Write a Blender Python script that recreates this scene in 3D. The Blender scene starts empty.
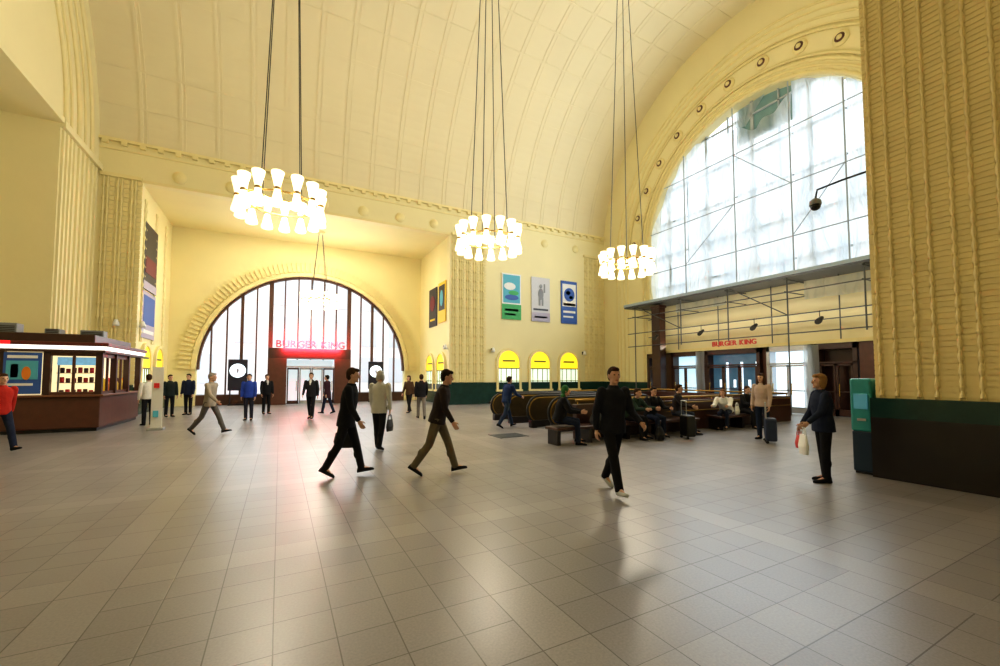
import bpy, bmesh, math, random
from mathutils import Vector, Matrix
random.seed(3)
S=bpy.context.scene
C=S.collection
S.view_settings.view_transform='Standard'
try: S.view_settings.look='Medium High Contrast'
except Exception: pass
S.view_settings.exposure=0.12
rad=math.radians
V=Vector
# ------------------------------------------------------------ materials
def mat(name,col,rough=0.6,metal=0.0,emit=0.0,ecol=None,var=0.06,nscale=6.0,bump=0.0,bscale=20.0,spec=0.5,trans=0.0):
    m=bpy.data.materials.new(name); m.use_nodes=True
    nt=m.node_tree; b=nt.nodes['Principled BSDF']
    b.inputs['Roughness'].default_value=rough; b.inputs['Metallic'].default_value=metal
    b.inputs['Specular IOR Level'].default_value=spec
    tc=nt.nodes.new('ShaderNodeTexCoord')
    n=nt.nodes.new('ShaderNodeTexNoise'); n.inputs['Scale'].default_value=nscale; n.inputs['Detail'].default_value=4
    nt.links.new(tc.outputs['Object'],n.inputs['Vector'])
    r=nt.nodes.new('ShaderNodeMix'); r.data_type='RGBA'
    r.inputs['A'].default_value=(*[max(0,c*(1-var)) for c in col],1); r.inputs['B'].default_value=(*[min(1,c*(1+var)) for c in col],1)
    nt.links.new(n.outputs['Fac'],r.inputs['Factor']); nt.links.new(r.outputs['Result'],b.inputs['Base Color'])
    if emit>0:
        b.inputs['Emission Color'].default_value=(*(ecol or col),1); b.inputs['Emission Strength'].default_value=emit
    if trans>0: b.inputs['Transmission Weight'].default_value=trans
    if bump>0:
        n2=nt.nodes.new('ShaderNodeTexNoise'); n2.inputs['Scale'].default_value=bscale; n2.inputs['Detail'].default_value=3
        nt.links.new(tc.outputs['Object'],n2.inputs['Vector'])
        bp=nt.nodes.new('ShaderNodeBump'); bp.inputs['Strength'].default_value=bump; bp.inputs['Distance'].default_value=0.03
        nt.links.new(n2.outputs['Fac'],bp.inputs['Height']); nt.links.new(bp.outputs['Normal'],b.inputs['Normal'])
    return m
PL=mat('plaster_cream',(0.86,0.775,0.46),0.6,bump=0.15,bscale=3,nscale=0.6,var=0.05)
PLR=mat('plaster_relief',(0.85,0.74,0.385),0.5,nscale=2,var=0.08)
PLP=mat('pier_plaster',(0.80,0.66,0.32),0.5,nscale=2,var=0.1)
PLY=mat('plaster_yellow',(0.87,0.78,0.43),0.6,bump=0.1,bscale=3,nscale=0.7,var=0.05)
PLV=mat('vault_plaster',(0.80,0.715,0.485),0.7,bump=0.1,bscale=2,nscale=0.5,var=0.05)
PLW=mat('pale_lower_wall',(0.86,0.78,0.52),0.6,bump=0.1,bscale=3,nscale=0.7,var=0.06)
GREEN=mat('dark_green_stone',(0.012,0.045,0.038),0.25,nscale=4,var=0.4)
DBROWN=mat('dark_brown_stone',(0.018,0.013,0.013),0.3,nscale=3,var=0.3)
WOOD=mat('dark_wood',(0.05,0.018,0.012),0.35,nscale=5,var=0.3)
WOOD2=mat('brown_wood',(0.10,0.035,0.02),0.4,nscale=5,var=0.3)
MULL=mat('window_brown_wood',(0.09,0.04,0.025),0.4,nscale=5,var=0.3)
BLACK=mat('black_metal',(0.01,0.01,0.012),0.4)
RUB=mat('black_rubber',(0.012,0.012,0.012),0.5)
BRASS=mat('brass',(0.75,0.5,0.15),0.25,metal=0.9)
DBRASS=mat('dull_brass',(0.35,0.22,0.06),0.4,metal=0.8)
OLIVE=mat('dark_bronze',(0.09,0.065,0.03),0.35,metal=0.5,var=0.3)
STEEL=mat('steel',(0.45,0.47,0.5),0.35,metal=0.8)
DSTEEL=mat('dark_scaffold_steel',(0.12,0.13,0.15),0.45,metal=0.5)
GREY=mat('grey_paint',(0.25,0.26,0.28),0.5)
LGREY=mat('pale_grey_tube',(0.36,0.41,0.46),0.5)
BLUEST=mat('blue_steel',(0.16,0.24,0.32),0.5)
WHITE=mat('white_paint',(0.85,0.85,0.85),0.5)
LAMP=mat('lamp_glass',(1,0.92,0.75),0.4,emit=1.3,ecol=(1,0.86,0.58))
YGLOW=mat('yellow_glow',(0.95,0.75,0.05),0.5,emit=0.8,ecol=(1.0,0.72,0.02))
WGLOW=mat('white_glow',(0.9,0.95,0.9),0.5,emit=0.65,ecol=(0.75,0.95,0.75))
BGLOW=mat('blue_white_glow',(0.8,0.9,1),0.4,emit=1.0,ecol=(0.75,0.9,1.0))
VGLOW=mat('vestibule_glow',(0.6,0.7,0.75),0.4,emit=0.6,ecol=(0.75,0.9,0.95),var=0.6,nscale=1.5)
DGLOW=mat('door_daylight_pane',(0.8,0.9,1),0.4,emit=0.8,ecol=(0.5,0.82,1.0))
RGLOW=mat('red_sign_light',(0.9,0.01,0.015),0.4,emit=1.4,ecol=(1,0.01,0.015))
RDIM=mat('dim_red_sign_light',(0.45,0.06,0.05),0.5,emit=0.15,ecol=(1,0.05,0.05))
FLUO=mat('fluorescent_strip',(1,1,1),0.4,emit=1.5,ecol=(1,0.95,0.85))
ORANGE=mat('orange_print',(0.8,0.25,0.03),0.5); BLUE=mat('blue_print',(0.04,0.12,0.45),0.5); GRN=mat('green_print',(0.05,0.4,0.12),0.5)
CYAN=mat('cyan_print',(0.1,0.45,0.6),0.5); LILAC=mat('lilac_print',(0.45,0.42,0.55),0.5); REDP=mat('red_print',(0.6,0.03,0.03),0.5); DRED=mat('dark_red_print',(0.18,0.02,0.04),0.5)
YEL=mat('yellow_print',(0.85,0.6,0.05),0.5); DARKP=mat('dark_print',(0.02,0.02,0.04),0.4); TEAL=mat('teal_panel',(0.03,0.28,0.28),0.35)
NAVY=mat('navy_panel',(0.01,0.03,0.06),0.35)
TEALG=mat('teal_glass',(0.12,0.2,0.18),0.3,emit=0.12,ecol=(0.35,0.6,0.52),var=0.5,nscale=1.5)
def floor_mat():
    m=bpy.data.materials.new('floor_tiles'); m.use_nodes=True; nt=m.node_tree; b=nt.nodes['Principled BSDF']; L=nt.links
    tc=nt.nodes.new('ShaderNodeTexCoord')
    def brick(c1,c2,mo,w_,h_,off):
        br=nt.nodes.new('ShaderNodeTexBrick'); br.offset=off; br.inputs['Scale'].default_value=1; br.inputs['Brick Width'].default_value=w_; br.inputs['Row Height'].default_value=h_
        br.inputs['Mortar Size'].default_value=0.0045; br.inputs['Mortar Smooth'].default_value=0.2
        br.inputs['Color1'].default_value=(*c1,1); br.inputs['Color2'].default_value=(*c2,1); br.inputs['Mortar'].default_value=(*mo,1)
        L.new(tc.outputs['Object'],br.inputs['Vector']); return br
    br=brick((0.262,0.245,0.255),(0.238,0.224,0.235),(0.10,0.088,0.092),0.36,0.36,0.0)
    br2=brick((0.29,0.272,0.28),(0.278,0.26,0.27),(0.11,0.098,0.10),0.36,0.72,0.0)
    sp=nt.nodes.new('ShaderNodeSeparateXYZ'); L.new(tc.outputs['Object'],sp.inputs[0])
    def M(op,a,b_=None):
        n=nt.nodes.new('ShaderNodeMath'); n.operation=op
        if isinstance(a,(int,float)): n.inputs[0].default_value=a
        else: L.new(a,n.inputs[0])
        if b_ is not None:
            if isinstance(b_,(int,float)): n.inputs[1].default_value=b_
            else: L.new(b_,n.inputs[1])
        return n.outputs[0]
    fx=M('FRACT',M('DIVIDE',M('ADD',sp.outputs[0],36),2.88)); fy=M('FRACT',M('DIVIDE',M('ADD',sp.outputs[1],36),2.88))
    bx=M('LESS_THAN',fx,0.125); by=M('LESS_THAN',fy,0.125); band=M('MAXIMUM',bx,by)
    mx=nt.nodes.new('ShaderNodeMix'); mx.data_type='RGBA'; L.new(band,mx.inputs['Factor']); L.new(br.outputs['Color'],mx.inputs['A']); L.new(br2.outputs['Color'],mx.inputs['B'])
    n=nt.nodes.new('ShaderNodeTexNoise'); n.inputs['Scale'].default_value=60; n.inputs['Detail'].default_value=6; L.new(tc.outputs['Object'],n.inputs['Vector'])
    n2=nt.nodes.new('ShaderNodeTexNoise'); n2.inputs['Scale'].default_value=0.5; L.new(tc.outputs['Object'],n2.inputs['Vector'])
    v=M('ADD',M('MULTIPLY',n.outputs['Fac'],0.6),M('MULTIPLY',n2.outputs['Fac'],0.4)); v=M('ADD',v,0.5)
    vm=nt.nodes.new('ShaderNodeVectorMath'); vm.operation='SCALE'; L.new(mx.outputs['Result'],vm.inputs[0]); L.new(v,vm.inputs['Scale'])
    L.new(vm.outputs[0],b.inputs['Base Color'])
    rr=M('ADD',M('MULTIPLY',n.outputs['Fac'],0.2),0.24); L.new(rr,b.inputs['Roughness']); b.inputs['Specular IOR Level'].default_value=0.5
    bp=nt.nodes.new('ShaderNodeBump'); bp.inputs['Strength'].default_value=0.25; bp.inputs['Distance'].default_value=0.003; L.new(br.outputs['Fac'],bp.inputs['Height']); bp.invert=True
    L.new(bp.outputs['Normal'],b.inputs['Normal'])
    return m
FLOOR=floor_mat()
def cloth_sheet_mat(tf=0.34):
    m=bpy.data.materials.new('translucent_sheet'); m.use_nodes=True; nt=m.node_tree; L=nt.links
    out=nt.nodes['Material Output']; nt.nodes.remove(nt.nodes['Principled BSDF'])
    t=nt.nodes.new('ShaderNodeBsdfTranslucent'); d=nt.nodes.new('ShaderNodeBsdfDiffuse'); mx=nt.nodes.new('ShaderNodeMixShader'); mx.inputs[0].default_value=0.2
    tr=nt.nodes.new('ShaderNodeBsdfTransparent'); mx2=nt.nodes.new('ShaderNodeMixShader'); mx2.inputs[0].default_value=tf
    tc=nt.nodes.new('ShaderNodeTexCoord'); mp=nt.nodes.new('ShaderNodeMapping'); mp.inputs['Scale'].default_value=(1,1.5,0.3); mp.inputs['Rotation'].default_value=(0.35,0,0)
    L.new(tc.outputs['Object'],mp.inputs[0])
    n=nt.nodes.new('ShaderNodeTexNoise'); n.inputs['Scale'].default_value=1.5; n.inputs['Detail'].default_value=3; n.inputs['Distortion'].default_value=0.8; L.new(mp.outputs[0],n.inputs['Vector'])
    cr=nt.nodes.new('ShaderNodeValToRGB'); cr.color_ramp.elements[0].position=0.32; cr.color_ramp.elements[0].color=(0.76,0.83,0.89,1); cr.color_ramp.elements[1].position=0.6; cr.color_ramp.elements[1].color=(0.96,0.98,0.99,1)
    L.new(n.outputs['Fac'],cr.inputs[0])
    bp=nt.nodes.new('ShaderNodeBump'); bp.inputs['Strength'].default_value=0.8; bp.inputs['Distance'].default_value=0.4; L.new(n.outputs['Fac'],bp.inputs['Height'])
    for x in(t,d): L.new(cr.outputs[0],x.inputs[0]); L.new(bp.outputs[0],x.inputs['Normal'])
    L.new(t.outputs[0],mx.inputs[1]); L.new(d.outputs[0],mx.inputs[2]); L.new(mx.outputs[0],mx2.inputs[1]); L.new(tr.outputs[0],mx2.inputs[2]); L.new(mx2.outputs[0],out.inputs[0])
    return m
SHEET=cloth_sheet_mat(0.09); SHEET2=cloth_sheet_mat(0.25)
_cm={}
def cmat(col,kind='fabric'):
    k=(tuple(col),kind)
    if k not in _cm:
        _cm[k]=mat(kind,col,0.85 if kind!='skin' else 0.5,var=0.2,nscale=8,bump=0.5 if kind=='fabric' else 0.05,bscale=9,spec=0.2)
    return _cm[k]
# ------------------------------------------------------------ mesh builder
class MB:
    def __init__(s): s.v=[];s.f=[];s.m=[]
    def add(s,vs,fs,mi=0):
        o=len(s.v); s.v+= [tuple(x) for x in vs]
        for f in fs: s.f.append(tuple(i+o for i in f)); s.m.append(mi)
        return s
    def box(s,x0,y0,z0,x1,y1,z1,mi=0):
        vs=[(x0,y0,z0),(x1,y0,z0),(x1,y1,z0),(x0,y1,z0),(x0,y0,z1),(x1,y0,z1),(x1,y1,z1),(x0,y1,z1)]
        return s.add(vs,[(0,3,2,1),(4,5,6,7),(0,1,5,4),(1,2,6,5),(2,3,7,6),(3,0,4,7)],mi)
    def loft(s,rings,mi=0,n=12):
        vs=[];fs=[]
        for (c,ax,ay,rx,ry) in rings:
            for i in range(n):
                a=2*math.pi*i/n; vs.append(V(c)+V(ax)*(rx*math.cos(a))+V(ay)*(ry*math.sin(a)))
        k=len(rings)
        for j in range(k-1):
            for i in range(n):
                fs.append((j*n+i,j*n+(i+1)%n,(j+1)*n+(i+1)%n,(j+1)*n+i))
        fs.append(tuple(range(n-1,-1,-1))); fs.append(tuple((k-1)*n+i for i in range(n)))
        return s.add(vs,fs,mi)
    def tube(s,p0,p1,r0,r1=None,n=8,mi=0):
        if r1 is None:r1=r0
        p0=V(p0);p1=V(p1);d=(p1-p0)
        if d.length<1e-6:return s
        d.normalize(); a=V((1,0,0)) if abs(d.x)<0.8 else V((0,1,0)); x=d.cross(a).normalized(); y=d.cross(x)
        return s.loft([(p0,x,y,r0,r0),(p1,x,y,r1,r1)],mi,n)
    def sweep(s,pts,rs,mi=0,n=8,closed=False,ref=V((0,0,1))):
        k=len(pts); rings=[]
        for i in range(k):
            a=V(pts[i-1]) if (i>0 or closed) else V(pts[0]); b=V(pts[(i+1)%k]) if (i<k-1 or closed) else V(pts[-1])
            d=(b-a).normalized(); x=d.cross(ref)
            if x.length<1e-3: x=d.cross(V((1,0.01,0)))
            x.normalize(); y=d.cross(x); r=rs[i] if isinstance(rs,(list,tuple)) else rs
            rings.append((V(pts[i]),x,y,r,r))
        if not closed: return s.loft(rings,mi,n)
        vs=[];fs=[]
        for (c,ax,ay,rx,ry) in rings:
            for i in range(n):
                a=2*math.pi*i/n; vs.append(c+ax*(rx*math.cos(a))+ay*(ry*math.sin(a)))
        for j in range(k):
            for i in range(n):
                j2=(j+1)%k; fs.append((j*n+i,j*n+(i+1)%n,j2*n+(i+1)%n,j2*n+i))
        return s.add(vs,fs,mi)
    def lathe(s,prof,c=(0,0,0),n=16,mi=0):
        return s.loft([(V(c)+V((0,0,z)),V((1,0,0)),V((0,1,0)),max(r,1e-4),max(r,1e-4)) for r,z in prof],mi,n)
    def ell(s,c,rx,ry,rz,R=None,nu=12,nv=8,mi=0):
        c=V(c);vs=[];fs=[]; R=R or Matrix.Identity(3)
        vs.append(c+R@V((0,0,rz)))
        for j in range(1,nv):
            t=math.pi*j/nv
            for i in range(nu):
                a=2*math.pi*i/nu; vs.append(c+R@V((rx*math.sin(t)*math.cos(a),ry*math.sin(t)*math.sin(a),rz*math.cos(t))))
        vs.append(c+R@V((0,0,-rz)))
        for i in range(nu): fs.append((0,1+i,1+(i+1)%nu))
        for j in range(nv-2):
            for i in range(nu):
                a=1+j*nu+i;b=1+j*nu+(i+1)%nu; fs.append((a,a+nu,b+nu,b))
        l=len(vs)-1;o=1+(nv-2)*nu
        for i in range(nu): fs.append((l,o+(i+1)%nu,o+i))
        return s.add(vs,fs,mi)
    def cap(s,p0,p1,r0,r1,n=10):
        s.tube(p0,p1,r0,r1,n); s.ell(p0,r0,r0,r0,None,n,6); s.ell(p1,r1,r1,r1,None,n,6); return s
    def arcband(s,axis,p0,p1,cu,cz,ri,ro,a0,a1,n,mi=0):
        vs=[];fs=[]
        for i in range(n+1):
            a=a0+(a1-a0)*i/n
            for (p,r) in ((p0,ri),(p1,ri),(p1,ro),(p0,ro)):
                u=cu+r*math.cos(a); z=cz+r*math.sin(a)
                vs.append((p,u,z) if axis=='x' else (u,p,z))
        for i in range(n):
            for k in range(4):
                fs.append((i*4+k,i*4+(k+1)%4,(i+1)*4+(k+1)%4,(i+1)*4+k))
        fs.append((0,1,2,3)); fs.append((n*4+3,n*4+2,n*4+1,n*4))
        return s.add(vs,fs,mi)
    def strips(s,axis,p0,p1,us,zb,zt,mi=0):
        for i in range(len(us)-1):
            u0,u1=us[i],us[i+1]; b0,b1,t0,t1=zb(u0),zb(u1),zt(u0),zt(u1)
            pts=[]
            for p in (p0,p1):
                for (u,z) in ((u0,b0),(u1,b1),(u1,t1),(u0,t0)):
                    pts.append((p,u,z) if axis=='x' else (u,p,z))
            s.add(pts,[(0,1,2,3),(7,6,5,4),(0,4,5,1),(2,6,7,3)]+([(0,3,7,4)] if i==0 else [])+([(1,5,6,2)] if i==len(us)-2 else []),mi)
        return s
    def mesh(s,off=None,smooth=False,name='m'):
        me=bpy.data.meshes.new(name); vs=s.v
        if off is not None: vs=[(a-off[0],b-off[1],c-off[2]) for a,b,c in s.v]
        me.from_pydata(vs,[],s.f); me.polygons.foreach_set('material_index',s.m)
        bm=bmesh.new(); bm.from_mesh(me); bmesh.ops.recalc_face_normals(bm,faces=bm.faces); bm.to_mesh(me); bm.free()
        if smooth: me.polygons.foreach_set('use_smooth',[True]*len(me.polygons))
        return me
def mk(name,me,mats=None,parent=None,loc=(0,0,0),label=None,cat=None,group=None,kind=None,rotz=0):
    o=bpy.data.objects.new(name,me); C.objects.link(o); o.location=loc
    if rotz: o.rotation_euler=(0,0,rotz)
    if me is not None and mats:
        if len(me.materials)==0:
            for m in mats: me.materials.append(m)
    if parent: o.parent=parent
    if label:o['label']=label
    if cat:o['category']=cat
    if group:o['group']=group
    if kind:o['kind']=kind
    return o
def struct(name,mb,mats,smooth=False): return mk(name,mb.mesh(smooth=smooth,name=name),mats,kind='structure')
def empty(name,loc,label,cat,group=None,rotz=0): return mk(name,None,None,None,loc,label,cat,group,None,rotz)
def part(name,mb,mats,parent,smooth=False,bevel=0,label=None):
    o=mk(name,mb.mesh(off=parent.location,smooth=smooth,name=name),mats,parent,label=label)
    if bevel:
        b=o.modifiers.new('b','BEVEL'); b.width=bevel; b.segments=2; b.limit_method='ANGLE'
    return o
def evalmesh(o):
    bpy.context.view_layer.update()
    dg=bpy.context.evaluated_depsgraph_get(); return bpy.data.meshes.new_from_object(o.evaluated_get(dg))
def text_letters(body,size,ext=0.03):
    out=[];x=0
    for ch in body:
        if ch==' ': x+=size*0.34; continue
        cu=bpy.data.curves.new('t','FONT'); cu.body=ch; cu.size=size; cu.extrude=ext; cu.offset=0.006
        o=bpy.data.objects.new('t',cu); C.objects.link(o); me=evalmesh(o); bpy.data.objects.remove(o); me.materials.clear()
        xs=[v.co.x for v in me.vertices]; lo,hi=min(xs),max(xs)
        out.append((me,x-lo)); x+=hi-lo+size*0.10
    return [(me,a-x/2) for me,a in out]
# ------------------------------------------------------------ people
def remesh(mb,vox,it=3):
    me=mb.mesh(); o=bpy.data.objects.new('tmp',me); C.objects.link(o)
    md=o.modifiers.new('r','REMESH'); md.mode='VOXEL'; md.voxel_size=vox
    sm=o.modifiers.new('s','SMOOTH'); sm.factor=0.5; sm.iterations=it
    m2=evalmesh(o); bpy.data.objects.remove(o); m2.materials.clear()
    m2.polygons.foreach_set('use_smooth',[True]*len(m2.polygons)); return m2
WALK=dict(L=(26,4,-12),R=(-20,20,34),AL=(-22,8,12),AR=(22,8,25),lean=4)
STAND=dict(L=(2,3,0),R=(-2,2,0),AL=(4,8,12),AR=(2,8,14),lean=1)
SHORT=dict(L=(14,4,-4),R=(-12,10,16),AL=(-12,8,12),AR=(12,8,20),lean=3)
SIT=dict(L=(84,84,0),R=(80,76,0),AL=(38,8,50),AR=(34,8,55),lean=14)
def person(label,loc,head,h,pose,jacket,trousers,hair,shoes=(0.015,0.015,0.018),skin=(0.6,0.36,0.26),style='short',hem=0.10,near=False,hy=0,hp=0,z0=0.0,female=False,bulk=1.0,shirt=None):
    k=h/1.75
    E=empty('person',(loc[0],loc[1],z0),label,'person',rotz=rad(head-90))
    def leg(side,a,fl,fp,hip):
        a=rad(a);b=a-rad(fl);fp=rad(fp)
        H=hip+V((side*0.09,0,-0.02)); K=H+0.43*V((side*0.02,math.sin(a),-math.cos(a))); A=K+0.42*V((0,math.sin(b),-math.cos(b)))
        f=V((side*0.12,math.cos(fp),-math.sin(fp))).normalized(); u=V((0,math.sin(fp),math.cos(fp)))
        return H,K,A,f,u
    hip=V((0,0,0)); legs=[leg(-1,*pose['L'],hip),leg(1,*pose['R'],hip)]
    mz=min(min((A-0.06*f-0.08*u).z,(A+0.19*f-0.08*u).z) for (_,_,A,f,u) in legs)
    hip=V((0,0,-mz)); legs=[leg(-1,*pose['L'],hip),leg(1,*pose['R'],hip)]
    Ln=rad(pose['lean']); t=V((0,math.sin(Ln),math.cos(Ln))); nf=V((0,math.cos(Ln),-math.sin(Ln))); X=V((1,0,0))
    P=lambda s,o=0: hip+t*s+nf*o
    sw=0.175 if female else 0.19
    def arm(side,b,o,e,o2=0):
        b=rad(b);o=rad(o);e=rad(e);sh=P(0.455)+X*side*sw
        el=sh+0.29*V((side*math.sin(o),math.sin(b)*math.cos(o),-math.cos(b)*math.cos(o)))
        fd=V((side*math.sin(rad(o2)),math.sin(b+e),-math.cos(b+e))).normalized(); w=el+0.25*fd
        return sh,el,w,fd
    arms=[(-1,)+arm(-1,*pose['AL']),(1,)+arm(1,*pose['AR'])]
    B=MB()
    B.loft([(P(-0.08),X,nf,0.10,0.09),(P(0),X,nf,0.155,0.11),(P(0.12),X,nf,0.135,0.10),(P(0.28),X,nf,0.15,0.11),(P(0.40),X,nf,0.165,0.105),(P(0.47),X,nf,0.13,0.09),(P(0.52),X,nf,0.06,0.062)],n=16)
    hd=(t*0.6+V((0,0,0.4))).normalized(); nk=P(0.50); hc=nk+hd*0.175+V((0,0.015,0))
    B.cap(nk,hc+V((0,-0.01,-0.05)),0.057,0.052)
    R=Matrix.Rotation(rad(hy),3,'Z')@Matrix.Rotation(rad(-hp),3,'X')
    hq=lambda x,y,z: hc+R@V((x,y,z))
    B.ell(hq(0,-0.008,0.012),0.076,0.096,0.108,R,16,12); B.ell(hq(0,0.022,-0.055),0.056,0.066,0.062,R,14,10)
    B.ell(hq(0,0.097,-0.018),0.013,0.020,0.026,R,8,6); B.ell(hq(0,0.075,-0.095),0.026,0.02,0.018,R,8,6)
    for sx in (-1,1): B.ell(hq(sx*0.078,-0.005,-0.008),0.012,0.022,0.033,R,8,6)
    for (side,sh,el,w,fd) in arms:
        B.cap(sh,el,0.05,0.038); B.cap(el,w,0.038,0.026)
        nrm=V((-side,0,0)); nrm=(nrm-fd*nrm.dot(fd)).normalized(); wd=fd.cross(nrm)
        if wd.y<0: wd=-wd
        M3=Matrix((wd,nrm,fd)).transposed()
        pc=w+fd*0.05; B.ell(pc,0.040,0.017,0.052,M3,12,8)
        for i,(off,ln) in enumerate(((-0.030,0.060),(-0.010,0.074),(0.010,0.080),(0.029,0.072))):
            b0=pc+fd*0.035+wd*off; d1=(fd+nrm*0.35).normalized(); d2=(fd+nrm*1.3).normalized()
            m_=b0+d1*ln*0.55; B.cap(b0,m_,0.0095,0.0088,6); B.cap(m_,m_+d2*ln*0.5,0.0088,0.0075,6)
        b0=w+fd*0.03+wd*0.028; d1=(fd*0.7+wd*0.7+nrm*0.35).normalized(); m_=b0+d1*0.04; B.cap(b0,m_,0.0115,0.010,6); B.cap(m_,m_+(fd+nrm*0.3+wd*0.15).normalized()*0.032,0.010,0.008,6)
    for (H,K,A,f,u) in legs:
        B.cap(H,K,0.08,0.052); B.cap(K,A,0.050,0.035); B.cap(A,A+f*0.12-u*0.045,0.034,0.025)
    def fin(mb,vox,name,m,it=3,par=E):
        mb.v=[(a*k,b*k,c*k) for a,b,c in mb.v]
        me=remesh(mb,vox,it) if vox else mb.mesh(smooth=True)
        return mk(name,me,[m],par)
    vb=0.0075 if near else 0.011; vc=0.011 if near else 0.016
    body=fin(B,vb,'body',cmat(skin,'skin'),2)
    J=MB(); q=bulk
    J.loft([(P(-hem),X,nf,0.185*q,0.145*q),(P(0),X,nf,0.180*q,0.140*q),(P(0.12),X,nf,(0.150 if female else 0.165)*q,0.125*q),(P(0.28),X,nf,0.178*q,(0.145 if female else 0.135)*q),(P(0.40),X,nf,0.19*q,0.125*q),(P(0.47),X,nf,0.145,0.10),(P(0.51),X,nf,0.08,0.078),(P(0.545),X,nf,0.072,0.074)],n=18)
    for (side,sh,el,w,fd) in arms:
        J.cap(sh,el,0.068*q,0.054*q); J.ell(el,0.054*q,0.054*q,0.054*q); J.tube(el,w+fd*0.005,0.054*q,0.040,12)
        J.ell(el*0.6+sh*0.4,0.063,0.06,0.05)
    fin(J,vc,'jacket',cmat(jacket))
    if shirt:
        Q=MB(); Q.loft([(P(0.30,0.128),X,t,0.006,0.02),(P(0.36,0.128),X,t,0.02,0.03),(P(0.46,0.102),X,t,0.045,0.04),(P(0.53,0.075),X,t,0.04,0.03)],n=10); fin(Q,None,'shirt',cmat(shirt))
    T=MB()
    T.loft([(P(-0.12)*1.0,X,nf,0.12,0.10),(P(-0.04),X,nf,0.168,0.128),(P(0.06),X,nf,0.155,0.118)],n=16)
    for (H,K,A,f,u) in legs:
        T.cap(H,K,0.094,0.068); d=(A-K).normalized(); T.tube(K,A+d*0.03,0.068,0.058,12); T.ell(K*0.55+A*0.45+V((0,-0.012,0)),0.064,0.066,0.09)
    fin(T,vc,'trousers',cmat(trousers))
    for (H,K,A,f,u) in legs:
        Sh=MB(); x=f.cross(u).normalized(); rings=[]
        for (tt,wd,hh) in ((-0.075,0.018,0.04),(-0.06,0.034,0.085),(-0.02,0.040,0.105),(0.03,0.040,0.09),(0.08,0.045,0.068),(0.13,0.048,0.055),(0.17,0.040,0.045),(0.195,0.018,0.028)):
            rings.append((A-u*0.08+f*tt+u*hh*0.5,x,u,wd,hh*0.5))
        Sh.loft(rings,n=12); fin(Sh,None,'shoe',cmat(shoes,'shoe_leather'))
    Hm=MB(); Hm.ell(hq(0,-0.026,0.030),0.086,0.094,0.102,R,16,12); Hm.ell(hq(0,-0.045,-0.015),0.078,0.068,0.075,R,14,8)
    if style=='short': Hm.ell(hq(0,0.045,0.085),0.058,0.045,0.034,R)
    if style in('bob','long'):
        for sx in(-1,1): Hm.ell(hq(sx*0.07,-0.02,-0.04),0.03,0.055,0.085,R)
        Hm.ell(hq(0,0.045,0.085),0.062,0.045,0.034,R)
    if style=='long': 
        Hm.ell(hq(0,-0.07,-0.13),0.085,0.045,0.15,R)
        for sx in(-1,1): Hm.ell(hq(sx*0.075,0.0,-0.12),0.03,0.05,0.13,R)
    if style=='hood': Hm.ell(hq(0,-0.02,0.03),0.098,0.10,0.112,R); Hm.ell(hq(0,-0.06,-0.12),0.10,0.07,0.06,R)
    fin(Hm,0.010,'hair' if style!='hood' else 'hood',cmat(hair,'hair'),2)
    Ey=MB()
    for sx in(-1,1): Ey.ell(hq(sx*0.030,0.078,0.012),0.013,0.010,0.008,R,8,6)
    fin(Ey,None,'eyes',cmat((0.03,0.02,0.02),'eye'))
    Mo=MB(); Mo.ell(hq(0,0.083,-0.062),0.024,0.009,0.006,R,8,6); fin(Mo,None,'mouth',cmat((0.35,0.1,0.09),'lips'))
    Rz=Matrix.Rotation(rad(head-90),3,'Z')
    return E,[V((loc[0],loc[1],z0))+Rz@((w+fd*0.10)*k) for (_,_,_,w,fd) in arms]
BLK=(0.014,0.014,0.018); NV=(0.018,0.025,0.055); BR=(0.05,0.025,0.012)
_,h1=person('person in a black suit striding with a dark shoulder bag',(1.01,7.38),-20,1.80,dict(L=(17,4,-8),R=(-13,16,24),AL=(-18,8,12),AR=(10,8,20),lean=7),BLK,BLK,BR,near=True,hem=0.16,hp=6)
_,h2=person('grey-haired person in pale grey jacket and dark trousers',(2.02,9.67),55,1.78,dict(L=(12,4,-4),R=(-10,10,16),AL=(10,8,12),AR=(-6,10,10),lean=3),(0.55,0.54,0.52),BLK,(0.5,0.48,0.45),near=True,hem=0.16,style='bob')
_,h3=person('person in dark jacket and khaki trousers in a long stride',(2.39,6.77),-25,1.80,dict(L=(22,5,-10),R=(-17,18,30),AL=(-22,10,15),AR=(6,8,25),lean=13),(0.035,0.025,0.025),(0.15,0.125,0.085),(0.02,0.015,0.012),near=True,hem=0.10,hp=12)
_,h4=person('person in dark jacket and black trousers walking in pale trainers',(4.24,4.54),-98,1.80,dict(L=(-16,16,26),R=(20,4,-10),AL=(16,8,40),AR=(-14,10,15),lean=3),(0.016,0.017,0.026),BLK,(0.04,0.02,0.012),shoes=(0.5,0.51,0.53),near=True,hem=0.12,hy=-12,bulk=1.05)
_,h5=person('person with short light hair in navy jacket holding shopping bags',(7.62,3.45),138,1.70,dict(L=(3,3,0),R=(-3,2,0),AL=(20,8,28),AR=(12,8,20),lean=2),NV,BLK,(0.30,0.17,0.07),near=True,style='bob',hem=0.14,female=True,hy=4,bulk=1.05)
_,h6=person('long-haired person in light tan jacket with a suitcase',(11.3,6.5),185,1.74,STAND,(0.5,0.38,0.32),(0.02,0.03,0.06),(0.06,0.03,0.015),near=True,style='long',female=True,hem=0.08)
person('person in beige grey jacket and grey trousers striding',(-1.76,14.5),-25,1.80,WALK,(0.36,0.31,0.25),(0.12,0.11,0.11),(0.3,0.27,0.24),hem=0.14)
person('person in bright blue jacket and dark trousers standing',(-1.02,18.5),-100,1.76,STAND,(0.03,0.07,0.4),(0.03,0.03,0.05),BR)
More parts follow.
